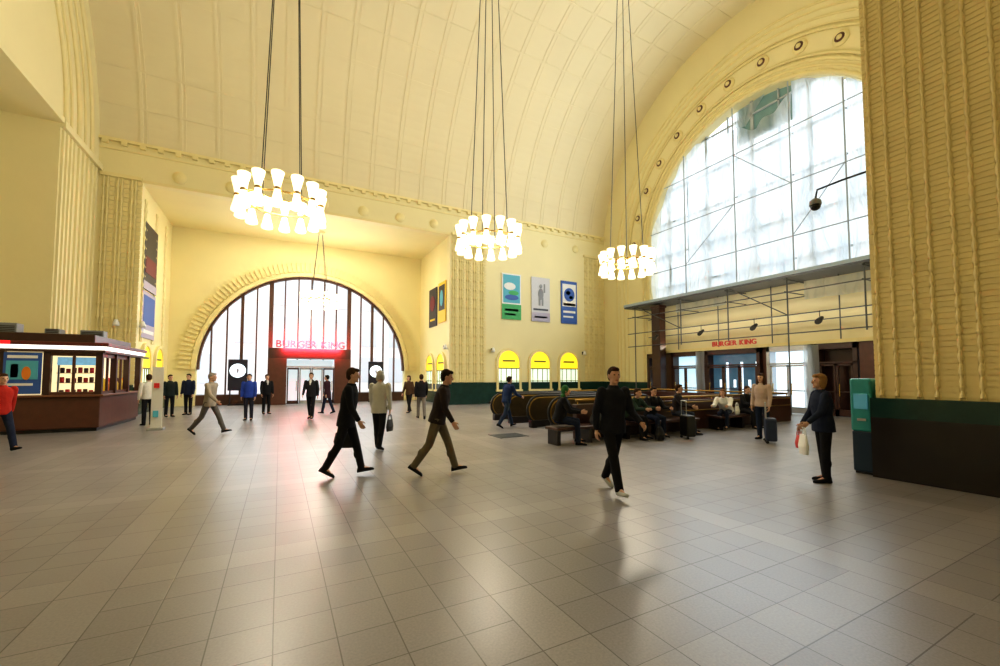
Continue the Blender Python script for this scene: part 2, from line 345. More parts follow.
person('person in dark suit standing near the entrance',(-0.5,21.2),-70,1.76,STAND,BLK,BLK,BR,shirt=(0.7,0.7,0.7))
person('person in black suit and white collar walking',(1.1,17.8),-110,1.80,SHORT,(0.02,0.02,0.025),BLK,BR,shirt=(0.75,0.75,0.75))
person('person in dark coat with red trim walking',(1.9,20.0),150,1.72,SHORT,(0.05,0.02,0.03),NV,(0.02,0.015,0.01),hem=0.25)
person('person in dark jacket and grey trousers walking away',(4.9,15.8),80,1.74,SHORT,BLK,(0.2,0.18,0.17),BR)
person('person in navy jacket and jeans stepping to the escalator',(6.55,11.9),10,1.72,dict(L=(24,5,-10),R=(-18,20,25),AL=(-10,8,12),AR=(25,8,45),lean=12),(0.02,0.04,0.12),(0.03,0.05,0.1),(0.03,0.02,0.015))
person('person in red shirt and dark trousers striding',(-5.42,13.25),-45,1.76,WALK,(0.45,0.03,0.02),NV,BR)
person('person in white shirt standing by the kiosk counter',(-3.95,18.2),120,1.74,STAND,(0.75,0.73,0.68),BLK,BR,hem=0.06)
person('person in dark jacket standing in the side hall',(-4.0,21.6),-60,1.74,STAND,(0.02,0.03,0.03),BLK,BR)
person('person in dark blue jacket standing in the side hall',(-3.5,22.4),-110,1.78,STAND,(0.02,0.03,0.07),BLK,(0.02,0.015,0.01))
person('person in brown jacket walking with a shoulder strap',(5.2,18.6),-140,1.70,SHORT,(0.09,0.05,0.03),BLK,BR,style='bob',female=True)
_,h16=person('seated person in black jacket with a green hood',(6.12,8.42),-38,1.80,dict(L=(84,84,0),R=(78,74,0),AL=(35,8,45),AR=(30,8,55),lean=14),BLK,NV,(0.04,0.16,0.06),style='hood',hem=0.06,near=True,bulk=1.2)
person('seated person in dark jacket leaning forward',(8.4,8.36),-80,1.76,dict(L=(84,84,0),R=(80,76,0),AL=(48,6,45),AR=(44,6,50),lean=26),(0.02,0.04,0.03),BLK,BR,hem=0.04,bulk=1.12)
person('seated person in black coat resting arms on knees',(9.2,8.36),-100,1.74,SIT,BLK,NV,(0.02,0.015,0.01),hem=0.04,bulk=1.1)
person('seated person in dark sweater with grey jeans',(10.25,8.36),-60,1.76,dict(L=(84,84,0),R=(74,60,-5),AL=(25,8,50),AR=(30,8,55),lean=8),(0.03,0.025,0.03),(0.04,0.05,0.08),BR,hem=0.04)
person('seated person in white jacket bending forward',(12.6,8.36),-160,1.76,dict(L=(84,84,0),R=(80,76,0),AL=(50,6,40),AR=(46,6,45),lean=40),(0.8,0.8,0.78),NV,(0.2,0.1,0.05),style='bob',hem=0.04,bulk=1.15)
person('seated person in black jacket beside a white bag',(13.5,8.36),-100,1.72,SIT,BLK,BLK,BR,hem=0.04)
def handbag(p,label,m,w=0.28,hh=0.26,d=0.09,strap=0.12,rot=0):
    E=empty('handbag',(p[0],p[1],p[2]-strap-hh),label,'bag',rotz=rot); b=MB()
    b.loft([(V((0,0,0)),V((1,0,0)),V((0,1,0)),w*0.48,d*0.5),(V((0,0,hh*0.4)),V((1,0,0)),V((0,1,0)),w*0.55,d*0.62),(V((0,0,hh)),V((1,0,0)),V((0,1,0)),w*0.45,d*0.22)],n=16)
    mk('bag_body',b.mesh(smooth=False),[m],E)
    for sy in(-1,1):
        s=MB(); s.sweep([V((w*0.3*math.cos(a),sy*d*0.12,hh-0.01+(strap)*math.sin(a))) for a in [math.pi*i/10 for i in range(11)]],0.007,n=6)
        mk('handle',s.mesh(smooth=True),[m],E)
handbag(h2[1],'black handbag carried in one hand',RUB,rot=0.9)
handbag(h1[0]+V((0,0,0.0)),'black soft briefcase carried by walking person',RUB,w=0.36,rot=-0.4)
handbag(h5[0],'white plastic shopping bag',WHITE,w=0.26,hh=0.30,rot=0.8)
handbag(h5[1],'red and dark shopping bag',REDP,w=0.20,hh=0.20,rot=0.8)
def suitcase(loc,rot,m,label):
    E=empty('suitcase',loc,label,'suitcase',rotz=rot); b=MB(); b.box(-0.2,-0.12,0.06,0.2,0.12,0.62)
    o=mk('suitcase_body',b.mesh(),[m],E); bv=o.modifiers.new('b','BEVEL'); bv.width=0.04; bv.segments=3
    s=MB()
    for sx in(-0.12,0.12): s.tube((sx,0.1,0.6),(sx,0.1,1.0),0.009)
    s.tube((-0.13,0.1,1.0),(0.13,0.1,1.0),0.014); mk('telescopic_handle',s.mesh(),[STEEL],E)
    for sx in(-0.16,0.16):
        w=MB(); w.tube((sx-0.015,0.09,0.035),(sx+0.015,0.09,0.035),0.035,n=12); mk('wheel',w.mesh(),[RUB],E)
suitcase((10.85,6.05,0),0.6,mat('navy_case',(0.02,0.03,0.07),0.5),'dark blue upright rolling suitcase')
suitcase((9.7,7.55,0),1.2,RUB,'black rolling suitcase standing before the bench')
handbag((7.3,8.4,0.80),'dark grey holdall resting on the bench',cmat((0.06,0.06,0.07)),w=0.42,hh=0.26,d=0.24,rot=0.1)
handbag((8.8,7.7,0.42),'black backpack dropped on the floor',cmat((0.03,0.03,0.035)),w=0.32,hh=0.32,d=0.22,strap=0.08,rot=0.5)
# ------------------------------------------------------------ room
XW,XE,YN,YS=-6.95,20.8,23.0,2.9
CY=12.95; ZC=10.6; RV=10.1; TOP=11.8; AL0,AL1=-5.5,8.8; AYN=28.8; AZ=10.1; PN=3.20
WCY,WCZ,WR=12.3,9.55,6.35
struct('floor',MB().box(-10,-4,-0.2,22,29.6,0),[FLOOR])
v=MB(); a0=math.asin((TOP-ZC)/RV); n=72
v.arcband('x',XW-0.2,XE+0.3,CY,ZC,RV,RV+0.3,a0,math.pi-a0,n)
struct('ceiling',v,[PLV])
r=MB()
for i in range(1,20):
    x=XW+i*(XE-XW)/20; r.arcband('x',x-0.06,x+0.06,CY,ZC,RV-0.028,RV+0.05,a0,math.pi-a0,60)
    r.arcband('x',x+0.16,x+0.19,CY,ZC,RV-0.018,RV+0.05,a0,math.pi-a0,60)
for j in range(1,20):
    a=a0+(math.pi-2*a0)*j/20; r.arcband('x',XW,XE,CY,ZC,RV-0.038,RV+0.05,a-0.004,a+0.004,1)
struct('trim_1',r,[PLV])
w=MB(); w.box(AL1,YN,0,XE+0.4,YN+0.4,TOP); w.box(XW-0.4,YN,0,AL0,YN+0.4,TOP); w.box(AL0,YN,AZ,AL1,YN+0.4,TOP); struct('wall_north',w,[PL])
w=MB(); w.box(AL1+0.8,YS-0.4,0,XE+0.4,YS,TOP); w.box(XW-0.4,YS-0.4,0,AL0,YS,TOP); w.box(AL0,YS-0.4,AZ,AL1+0.8,YS,TOP); struct('wall_south',w,[PL])
struct('wall_alcove_east',MB().box(AL1,YN+0.4,0,AL1+0.4,AYN+0.4,AZ+0.3),[PLY])
struct('wall_alcove_west',MB().box(AL0-0.4,YN+0.4,0,AL0,AYN+0.4,AZ+0.3),[PLY])
struct('ceiling_alcove',MB().box(AL0,YN+0.4,AZ,AL1,AYN+0.4,AZ+0.3),[PLY])
ACX,ACZ,AR=1.75,2.05,5.95
w=MB(); us=[ACX-AR*math.cos(math.pi*i/48) for i in range(49)]
w.strips('y',AYN,AYN+0.5,us,lambda u:ACZ+math.sqrt(max(0,AR*AR-(u-ACX)**2)),lambda u:AZ+0.1)
w.box(AL0,AYN,0,ACX-AR,AYN+0.5,AZ+0.1); w.box(ACX+AR,AYN,0,AL1,AYN+0.5,AZ+0.1)
struct('wall_alcove_north',w,[PLY])
w=MB(); w.arcband('y',AYN-0.16,AYN,ACX,ACZ,AR,AR+0.22,0,math.pi,48)
w.arcband('y',AYN-0.05,AYN,ACX,ACZ,AR+0.22,AR+0.8,0.0,math.pi,48)
for i in range(80):
    a=math.pi*(i+0.5)/80; w.arcband('y',AYN-0.14,AYN,ACX,ACZ,AR+0.26,AR+0.84,a-0.011,a+0.011,1)
struct('trim_2',w,[PLR])
w=MB(); w.box(AL1,-3.4,0,AL1+0.8,PN,TOP+6); struct('wall_pier',w,[PLP])
struct('wall_near_west',MB().box(AL0-0.4,-3.4,0,AL0,YS-0.4,AZ),[PL])
struct('wall_near_south',MB().box(AL0,-3.4,0,AL1,-3.0,AZ),[PL])
struct('ceiling_near',MB().box(AL0-0.4,-3.4,AZ,AL1+0.2,YS-0.4,AZ+0.3),[PL])
top=lambda u: ZC+math.sqrt(max(0,(RV+0.2)**2-(u-CY)**2))
w=MB(); us=[WCY-WR*math.cos(math.pi*i/48) for i in range(49)]
w.strips('x',XE,XE+0.6,us,lambda u:WCZ+math.sqrt(max(0,WR*WR-(u-WCY)**2)),top)
w.strips('x',XE,XE+0.6,[WCY+WR+i*(YN+0.2-WCY-WR)/14 for i in range(15)],lambda u:0,top)
w.strips('x',XE,XE+0.6,[YS-0.2+i*(WCY-WR-YS+0.2)/14 for i in range(15)],lambda u:0,top)
w.box(XE,WCY-WR,3.1,XE+0.6,WCY+WR,6.0,1)
struct('wall_east',w,[PL,PLW])
w=MB(); u_=[YS-0.2+i*(YN-YS+0.4)/50 for i in range(51)]
w.strips('x',XW-0.5,XW,u_,lambda u:10.5,top)
w.box(XW-0.5,19.6,0,XW,YN+0.2,10.5); w.box(XW-0.5,YS-0.2,0,XW,6.3,10.5)
w.box(-9.8,6.3,0,-9.4,19.6,10.5); w.box(-9.8,19.6,0,XW-0.5,20.0,10.5); w.box(-9.8,5.9,0,XW-0.5,6.3,10.5); w.box(-9.8,5.9,10.5,XW-0.5,20,10.8)
struct('wall_west',w,[PL])
def arch_tube(mb,axis,p,cu,cz,r,rt,knots=False,down=None,n=90):
    pts=[];rs=[]
    if down is not None:
        m=int((cz-down)/0.2)
        for i in range(m): pts.append((-r,down+(cz-down)*i/m))
    for i in range(n+1):
        a=math.pi-math.pi*i/n; pts.append((r*math.cos(a),cz+r*math.sin(a)))
    if down is not None:
        for i in range(m-1,-1,-1): pts.append((r,down+(cz-down)*i/m))
    P3=[V((p,cu+u,z)) if axis=='x' else V((cu+u,p,z)) for u,z in pts]
    rs=[rt*(1.0+(0.45 if (knots and i%3==0) else 0)) for i in range(len(P3))]
    mb.sweep(P3,rs,n=6,ref=V((1,0,0)) if axis=='x' else V((0,1,0)))
w=MB()
for rr,rt,kn in ((6.47,0.09,True),(6.74,0.06,False),(6.98,0.08,True),(8.35,0.05,False),(8.7,0.06,False),(9.05,0.05,False),(9.35,0.06,False)):
    arch_tube(w,'x',XE-0.01,WCY,WCZ,rr,rt,kn,down=1.3,n=110)
w.arcband('x',XE-0.10,XE,WCY,WCZ,8.1,8.22,0,math.pi,60); w.arcband('x',XE-0.10,XE,WCY,WCZ,7.12,7.24,0,math.pi,60)
struct('trim_3',w,[PLR],True)
w=MB()
for rr,rt in ((6.9,0.1),(7.4,0.06),(8.0,0.1),(8.6,0.06),(9.2,0.1)):
    arch_tube(w,'x',XW+0.02,CY,ZC,rr,rt,False,down=10.6,n=70)
struct('trim_4',w,[PLR],True)
for i in range(14):
    a=math.pi*(i+0.5)/14; c=V((XE-0.06,WCY+7.68*math.cos(a),WCZ+7.68*math.sin(a)))
    m=MB(); m.loft([(c+V((0.08,0,0)),V((0,1,0)),V((0,0,1)),0.30,0.30),(c,V((0,1,0)),V((0,0,1)),0.32,0.32),(c-V((0.08,0,0)),V((0,1,0)),V((0,0,1)),0.24,0.24)],n=20)
    m.loft([(c-V((0.07,0,0)),V((0,1,0)),V((0,0,1)),0.2,0.2),(c-V((0.12,0,0)),V((0,1,0)),V((0,0,1)),0.16,0.16)],1,16)
    m.loft([(c-V((0.11,0,0)),V((0,1,0)),V((0,0,1)),0.12,0.12),(c-V((0.2,0,0)),V((0,1,0)),V((0,0,1)),0.05,0.05)],0,12)
    mk('arch_medallion',m.mesh(off=c),[PLR,WOOD2],None,c,'round plaster medallion with dark ring on the arch','medallion','medallions around the great arch')
for x in (-4.2,-2.2,-0.2,1.8,3.8,5.8,7.8,10.4,13.0,15.6,18.2):
    c=V((x,YN-0.04,10.62)); m=MB(); m.loft([(c+V((0,0.08,0)),V((1,0,0)),V((0,0,1)),0.27,0.27),(c,V((1,0,0)),V((0,0,1)),0.27,0.27),(c-V((0,0.05,0)),V((1,0,0)),V((0,0,1)),0.18,0.18),(c-V((0,0.08,0)),V((1,0,0)),V((0,0,1)),0.08,0.08)],n=18)
    mk('wall_medallion',m.mesh(off=c),[PLR],None,c,'round plaster rosette below the cornice','medallion','rosettes below the cornice')
w=MB(); w.box(XW,YN-0.14,TOP-0.10,XE,YN,TOP+0.02); w.box(XW,YN-0.05,TOP-0.45,XE,YN,TOP-0.40)
x=XW+0.1
while x<XE-0.1: w.box(x,YN-0.14,TOP-0.24,x+0.2,YN,TOP-0.10); x+=0.62
w.box(AL0,YN-0.06,AZ,AL1,YN,AZ+0.12)
struct('trim_5',w,[PLR])
struct('trim_6',MB().box(XW,YS,TOP-0.12,XE,YS+0.16,TOP+0.05),[PL])
def cords(mb,axis,p,sgn,us,z0,z1,rt=0.05,per=6,big=1.6,mid=1.1,low=0.7,dz=0.07):
    for q,u in enumerate(us):
        z=z0;pts=[];rs=[];i=0
        while z<=z1:
            k=i%per; pts.append(V((p,u,z)) if axis=='x' else V((u,p,z))); rs.append(rt*(big if k==0 else mid if k in(1,per-1) else low)); z+=dz; i+=1
        mb.sweep(pts,rs,n=8,ref=V((1,0,0)) if axis=='x' else V((0,1,0)))
def ribs(mb,axis,p,sgn,u0,u1,z0,z1,dz=0.14,t=0.035,f=0.75):
    z=z0
    while z<z1:
        if axis=='x': mb.box(p if sgn>0 else p-t,u0,z,p+t if sgn>0 else p,u1,z+dz*f)
        else: mb.box(u0,p if sgn>0 else p-t,z,u1,p+t if sgn>0 else p,z+dz*f)
        z+=dz
w=MB(); ribs(w,'x',AL1,-1,-3.0,PN,1.34,13.5,0.085,0.012,0.80)
u=PN-0.08
while u>-0.6:
    for du in (0.0,0.20):
        cords(w,'x',AL1-0.014,-1,[u-du],1.34,13.5,0.020,4,1.55,1.35,0.75,0.05)
        w.box(AL1-0.018,u-du-0.036,1.3,AL1,u-du-0.028,13.5); w.box(AL1-0.018,u-du+0.028,1.3,AL1,u-du+0.036,13.5)
    u-=0.46
struct('trim_7',w,[PLP],False)
for nm,(ua,ub) in (('trim_8',(8.9,11.3)),('trim_9',(18.9,20.7)),('trim_10',(XW+0.1,AL0-0.02))):
    w=MB(); u=ua+0.1
    while u<ub-0.2:
        cords(w,'y',YN-0.03,-1,[u,u+0.13],1.34,10.2,0.042,8,1.5,1.1,0.7); ribs(w,'y',YN,-1,u+0.2,u+0.36,1.34,10.2,0.2,0.05); u+=0.46
    w.box(ua,YN-0.13,10.15,ub,YN,10.3); struct(nm,w,[PLR])
w=MB(); 
u=23.5
while u<28.4: cords(w,'x',AL0+0.03,1,[u,u+0.2],3.2,9.6,0.035); u+=1.9
struct('trim_11',w,[PLY])
w=MB()
for u in (19.7,20.0,20.3,20.6,21.0,21.4,21.8,22.2,22.6): w.box(XW,u,1.3,XW+0.07,u+0.12,10.3)
w.box(XW,19.6,10.35,XW+0.14,YN,10.6); w.box(XW,6.3,10.5,XW+0.1,19.6,10.7)
struct('trim_12',w,[PL])
w=MB()
for i in range(14): w.box(-9.42,15.2,5.2+i*0.3,-9.32,15.9,5.35+i*0.3)
struct('trim_13',w,[mat('olive_grille',(0.35,0.27,0.12),0.6)])
w=MB(); w.box(AL1,YN-0.09,0,XE,YN,1.3); struct('baseboard_north',w,[GREEN])
w=MB(); w.box(XW,YN-0.09,0,AL0,YN,1.3); w.box(XW,19.6,0,XW+0.12,YN,1.3);struct('baseboard_west',w,[GREEN])
w=MB(); w.box(AL1-0.09,YN,0,AL1,AYN,1.2); struct('baseboard_alcove_east',w,[GREEN])
w=MB(); w.box(AL0,YN,0,AL0+0.09,AYN,1.2); struct('baseboard_alcove_west',w,[GREEN])
w=MB(); w.box(AL1-0.10,-3.0,0,AL1,PN+0.05,0.98,1); w.box(AL1-0.10,-3,0.98,AL1,PN+0.05,1.3,0); w.box(AL1,PN,0,AL1+0.8,PN+0.05,1.3,0)
struct('baseboard_pier',w,[GREEN,DBROWN])
w=MB(); w.box(XE-0.09,WCY+WR,0,XE,YN,1.3); w.box(XE-0.09,YS,0,XE,WCY-WR,1.3); struct('baseboard_east',w,[GREEN])
# ------------------------------------------------------------ alcove arch window
w=MB()
for x,hw in ((-3.55,0.04),(-2.8,0.04),(-2.05,0.08),(-1.3,0.04),(-0.55,0.12),(0.2,0.04),(0.95,0.04),(1.7,0.04),(2.45,0.04),(3.2,0.04),(4.0,0.12),(4.75,0.04),(5.5,0.08),(6.25,0.04),(7.0,0.04)):
    z=ACZ+math.sqrt(max(0,AR*AR-(x-ACX)**2)); w.box(x-hw,AYN+0.15,0,x+hw,AYN+0.35,z+0.05)
w.arcband('y',AYN+0.1,AYN+0.4,ACX,ACZ,AR-0.12,AR+0.02,0,math.pi,48)
w.box(ACX-AR,AYN+0.12,0,ACX+AR,AYN+0.4,0.6)
struct('window_1',w,[MULL])
VX0,VX1,VY=-0.6,3.95,27.6
E=empty('entrance_vestibule',((VX0+VX1)/2,VY,0),'dark wooden entrance vestibule with glazed doors under the arched window','vestibule')
p=MB(); p.box(VX0,VY,2.75,VX1,AYN+0.1,3.35); part('canopy',p,[WOOD],E,bevel=0.02)
p=MB(); p.box(VX0,VY,0,VX0+0.95,VY+0.25,2.75); p.box(VX0,VY+0.25,0,VX0+0.12,AYN+0.1,2.75); part('side_panel',p,[WOOD2],E,bevel=0.01)
p=MB(); p.box(VX1-0.95,VY,0,VX1,VY+0.25,2.75); p.box(VX1-0.12,VY+0.25,0,VX1,AYN+0.1,2.75); part('side_panel',p,[WOOD2],E,bevel=0.01)
p=MB(); p.box(VX0+0.95,VY+0.05,2.2,VX1-0.95,VY+0.15,2.28); part('transom',p,[STEEL],E)
p=MB(); p.box(VX0+0.95,AYN,0.02,VX1-0.95,AYN+0.03,2.7); part('lit_inner_doors',p,[VGLOW],E)
for i in range(4):
    x=VX0+0.98+i*0.66; D=MB(); z0,z1=0.03,2.18
    D.box(x,VY+0.08,z0,x+0.07,VY+0.13,z1); D.box(x+0.56,VY+0.08,z0,x+0.63,VY+0.13,z1); D.box(x,VY+0.08,z0,x+0.63,VY+0.13,z0+0.2); D.box(x,VY+0.08,z1-0.1,x+0.63,VY+0.13,z1)
    d=part('door',D,[WOOD if i in(0,3) else STEEL],E)
    hd=MB(); hd.tube((x+0.5,VY+0.02,0.8),(x+0.5,VY+0.02,1.4),0.02); hd.tube((x+0.5,VY+0.02,0.85),(x+0.5,VY+0.1,0.85),0.012); hd.tube((x+0.5,VY+0.02,1.35),(x+0.5,VY+0.1,1.35),0.012)
    h_=mk('handle',hd.mesh(off=E.location),[BRASS],d)
def sign(body,size,loc,rx,rz,label,m=RGLOW,ext=0.03):
    E=empty('illuminated_sign',loc,label,'sign'); E.rotation_euler=(rx,0,rz)
    for me,a in text_letters(body,size,ext): mk('letter',me,[m],E,(a,0,0))
    return E
sign('BURGER KING',0.58,(ACX-0.05,VY+0.05,3.40),rad(90),0,'glowing red sign lettering above the vestibule')
rl=bpy.data.lights.new('red_sign_glow','AREA'); rl.shape='RECTANGLE'; rl.size=3.2; rl.size_y=1.1; rl.energy=560; rl.color=(1,0.04,0.08); rl.spread=rad(120)
ro=bpy.data.objects.new('red_sign_glow',rl); C.objects.link(ro); ro.location=(ACX,VY-0.3,3.75); ro.rotation_euler=(rad(72),0,0)
for x in (-2.15,5.65):
    E=empty('round_sign_panel',(x,28.35,0),'dark panel with a glowing white disc on a post','sign',group='disc sign panels')
    p=MB(); p.box(x-0.48,28.30,0.85,x+0.48,28.42,2.65); part('panel',p,[DARKP],E,bevel=0.02)
    p=MB(); p.loft([(V((x,28.30,2.0)),V((1,0,0)),V((0,0,1)),0.40,0.40),(V((x,28.27,2.0)),V((1,0,0)),V((0,0,1)),0.40,0.40)],n=32); part('disc',p,[BGLOW],E)
    p=MB(); p.loft([(V((x,28.275,2.0)),V((1,0,0)),V((0,0,1)),0.06,0.14),(V((x,28.26,2.0)),V((1,0,0)),V((0,0,1)),0.06,0.14)],n=20); part('emblem',p,[LILAC],E)
    p=MB(); p.box(x-0.45,28.25,0,x+0.45,28.45,0.08); p.tube((x-0.36,28.36,0.05),(x-0.36,28.36,0.9),0.04); p.tube((x+0.36,28.36,0.05),(x+0.36,28.36,0.9),0.04); part('stand',p,[BLACK],E)
FS=mat('facade_stone',(0.82,0.80,0.78),0.8); FG=mat('facade_glass',(0.60,0.64,0.68),0.4)
E=MB(); E.box(-30,48,0,40,52,13,0)
for i in range(22):
    for j in range(3): E.box(-28+i*3,47.9,1.0+j*4.0,-26.4+i*3,48.0,3.8+j*4.0,1)
mk('street_building',E.mesh(),[FS,FG],None,(0,0,0),'pale stone building across the street','building')
E=MB(); E.box(46,-20,0,50,40,22,0)
for i in range(10):
    for j in range(4): E.box(45.9,-18+i*6,1.5+j*5,46,-14.5+i*6,4.8+j*5,1)
mk('street_building',E.mesh(),[FS,FG],None,(0,0,0),'pale building with large windows beyond the sheeting','building')
mk('street_ground',MB().box(-60,29.6,-0.3,60,90,-0.02).mesh(),[mat('asphalt',(0.4,0.4,0.4),0.8)],kind='structure')
mk('street_paving',MB().box(22,-40,-0.3,60,29.5,-0.02).mesh(),[mat('asphalt_2',(0.35,0.35,0.35),0.8)],kind='structure')
# ------------------------------------------------------------ ticket windows
OLF=mat('olive_frame',(0.25,0.25,0.05),0.5)
def arch_open(name,axis,p,sgn,c,hw,z0,zs):
    m=MB(); q=p+sgn*0.05; q2=p+sgn*0.12
    def bx(u0,z0_,u1,z1_,a,b,mi):
        lo,hi=min(a,b),max(a,b)
        if axis=='y': m.box(u0,lo,z0_,u1,hi,z1_,mi)
        else: m.box(lo,u0,z0_,hi,u1,z1_,mi)
    m.arcband(axis,*sorted((p-sgn*0.01,q2)),c,zs,hw,hw+0.16,0,math.pi,20,0)
    bx(c-hw-0.16,z0,c-hw,zs,p,q2,0); bx(c+hw,z0,c+hw+0.16,zs,p,q2,0); bx(c-hw-0.2,z0-0.12,c+hw+0.2,z0,p,q2+sgn*0.08,0)
    us=[c-hw*math.cos(math.pi*i/20) for i in range(21)]
    m.strips(axis,*sorted((p,q)),us,lambda u:zs-0.35,lambda u:zs+math.sqrt(max(0,hw*hw-(u-c)**2)),1)
    bx(c-hw,z0,c+hw,zs-0.35,p,q,2)
    for k in range(4):
        uu=c-hw+(k+0.5)*hw/2; bx(uu-0.02,z0,uu+0.02,zs-0.35,q,q+sgn*0.03,3)
    bx(c-hw,zs-0.40,c+hw,zs-0.33,q,q+sgn*0.04,3); bx(c-hw,z0+0.5,c+hw,z0+0.55,q,q+sgn*0.04,3)
    bx(c-0.45,zs+0.05,c+0.45,zs+0.16,q,q+sgn*0.03,3)
    struct(name,m,[PLR,YGLOW,WGLOW,OLF])
for i,c in enumerate((12.8,15.15,17.5)): arch_open('window_%d'%(2+i),'y',YN,-1,c,0.75,0.85,2.55)
for i,c in enumerate((24.3,26.4)): arch_open('window_%d'%(5+i),'x',AL1,-1,c,0.65,0.85,2.4)
for i,c in enumerate((24.4,26.7)): arch_open('window_%d'%(7+i),'x',AL0,1,c,0.65,0.85,2.4)
def poster(axis,p,sgn,u0,u1,z0,z1,items,label,base):
    cc=((u0+u1)/2,(z0+z1)/2); p=p+sgn*0.02; loc=(cc[0],p,cc[1]) if axis=='y' else (p,cc[0],cc[1])
    E=empty('poster',loc,label,'poster')
    def bx(a0,b0,a1,b1,d0,d1):
        m=MB(); lo,hi=min(p+sgn*d0,p+sgn*d1),max(p+sgn*d0,p+sgn*d1)
        if axis=='y': m.box(a0,lo,b0,a1,hi,b1)
        else: m.box(lo,a0,b0,hi,a1,b1)
        return m
    part('backing',bx(u0,z0,u1,z1,0.0,0.05),[base],E)
    W,H=u1-u0,z1-z0
    for (nm,kind,a,b,c,d,m) in items:
        if kind=='r': mm=bx(u0+a*W,z0+b*H,u0+c*W,z0+d*H,0.045,0.065)
        else:
            mm=MB(); cu=u0+a*W;cz=z0+b*H
            ax=V((1,0,0)) if axis=='y' else V((0,1,0)); nn=V((0,sgn,0)) if axis=='y' else V((sgn,0,0)); c0=V((cu,p,cz)) if axis=='y' else V((p,cu,cz))
            mm.loft([(c0+nn*0.06,ax,V((0,0,1)),c*W,d*H),(c0+nn*0.08,ax,V((0,0,1)),c*W,d*H)],n=24)
        part(nm,mm,[m],E)
poster('y',YN,-1,12.3,13.7,5.3,8.25,[('picture','r',0.06,0.36,0.94,0.97,CYAN),('swirl','e',0.4,0.72,0.3,0.08,WHITE),('swirl','e',0.6,0.58,0.26,0.05,GRN),('swirl','e',0.5,0.48,0.36,0.06,BLUE),('caption_band','r',0.0,0.0,1,0.33,GRN),('text_bar','r',0.15,0.18,0.85,0.23,WHITE),('text_bar','r',0.15,0.09,0.7,0.13,WHITE)],'green and blue hanging poster with swirls of colour',WHITE)
poster('y',YN,-1,14.5,15.95,5.3,8.25,[('figure_torso','e',0.5,0.62,0.14,0.13,GREY),('figure_head','e',0.5,0.80,0.08,0.045,GREY),('figure_leg','r',0.38,0.36,0.48,0.54,GREY),('figure_leg','r',0.55,0.36,0.64,0.54,GREY),('raised_arm','r',0.66,0.66,0.74,0.86,GREY),('caption_band','r',0.0,0.0,1,0.2,LILAC),('text_bar','r',0.1,0.25,0.9,0.29,DARKP),('text_bar','r',0.15,0.08,0.85,0.12,WHITE)],'pale lilac hanging poster with a grey figure',mat('pale_lilac',(0.62,0.62,0.66),0.5))
poster('y',YN,-1,16.9,18.25,5.3,8.25,[('picture','r',0.08,0.40,0.92,0.93,WHITE),('round_emblem','e',0.5,0.68,0.33,0.16,BLUE),('round_emblem','e',0.42,0.72,0.14,0.05,CYAN),('round_emblem','e',0.6,0.62,0.12,0.04,GRN),('ribbon','r',0.12,0.42,0.88,0.48,ORANGE),('text_bar','r',0.12,0.25,0.88,0.3,WHITE),('text_bar','r',0.12,0.14,0.75,0.18,WHITE)],'blue hanging poster with round emblem and orange ribbon',BLUE)
poster('x',AL1,-1,25.1,26.6,4.9,7.4,[('picture','e',0.5,0.6,0.3,0.2,DRED),('text_bar','r',0.2,0.15,0.8,0.2,YEL)],'dark poster with reddish picture on yellow wall',DARKP)
poster('x',AL1,-1,23.5,24.8,5.0,7.5,[('picture','r',0.1,0.3,0.9,0.92,DARKP),('figure','e',0.5,0.6,0.2,0.2,CYAN)],'yellow bordered poster with dark picture',YEL)
poster('x',AL0,1,23.5,25.6,5.6,8.6,[('picture','r',0.1,0.25,0.9,0.5,DRED),('skyline','r',0.0,0.0,1,0.12,LILAC)],'tall dark poster with red glow on the side wall',DARKP)
poster('x',AL0,1,23.5,25.6,3.4,5.5,[('picture','r',0.08,0.3,0.92,0.92,BLUE),('text_bar','r',0.1,0.1,0.9,0.18,WHITE)],'blue and white poster on the side wall',LILAC)
# ------------------------------------------------------------ great window, sheets, scaffold
w=MB()
for i in range(-4,5):
    y=WCY+i*1.3; z=WCZ+math.sqrt(WR*WR-(i*1.3)**2); hw=0.07 if i%2==0 else 0.03; w.box(XE+0.42,y-hw,6.0,XE+0.52,y+hw,z)
for j in range(5):
    z=7.2+j*2.0
    hw=WR if z<WCZ else math.sqrt(max(0,WR*WR-(z-WCZ)**2)); w.box(XE+0.42,WCY-hw,z-0.04,XE+0.52,WCY+hw,z+0.04)
struct('window_9',w,[mat('window_frame_grey',(0.45,0.50,0.55),0.5)])
archz=lambda y: WCZ+math.sqrt(max(0,(WR-0.02)**2-(y-WCY)**2))
def sheet(y0,y1,ztop,label,ph,zbot=6.05,x0=XE+0.18,m_=SHEET,grp='scaffold sheeting over the arched window',amp=1.0,tf=None):
    m=MB(); ny,nz=44,56; vs=[];fs=[]
    for i in range(ny+1):
        y=y0+(y1-y0)*i/ny; zt=min((tf or archz)(y),ztop(y)) 
        for j in range(nz+1):
            t=j/nz; z=zbot+(zt-zbot)*t; s_=i/ny
            x=x0+amp*(0.045*math.sin(y*7.1+ph+z*0.5)+0.03*math.sin(z*2.3+y*3.7+ph)+0.05*math.sin((z-y)*1.9+ph*2)+0.08*abs(math.sin((z-6)*0.75+ph))*math.sin(math.pi*s_)-0.07*math.cos(2*math.pi*s_))
            vs.append((x,y,z))
    for i in range(ny):
        for j in range(nz): a=i*(nz+1)+j; fs.append((a,a+1,a+nz+2,a+nz+1))
    m.add(vs,fs); c=V((x0,(y0+y1)/2,zbot))
    mk('protective_sheet',m.mesh(off=c,smooth=True),[m_],None,c,label,'plastic sheet',grp)
big=lambda y:99
sheet(16.0,18.62,big,'white translucent sheet covering the window edge',0.2)
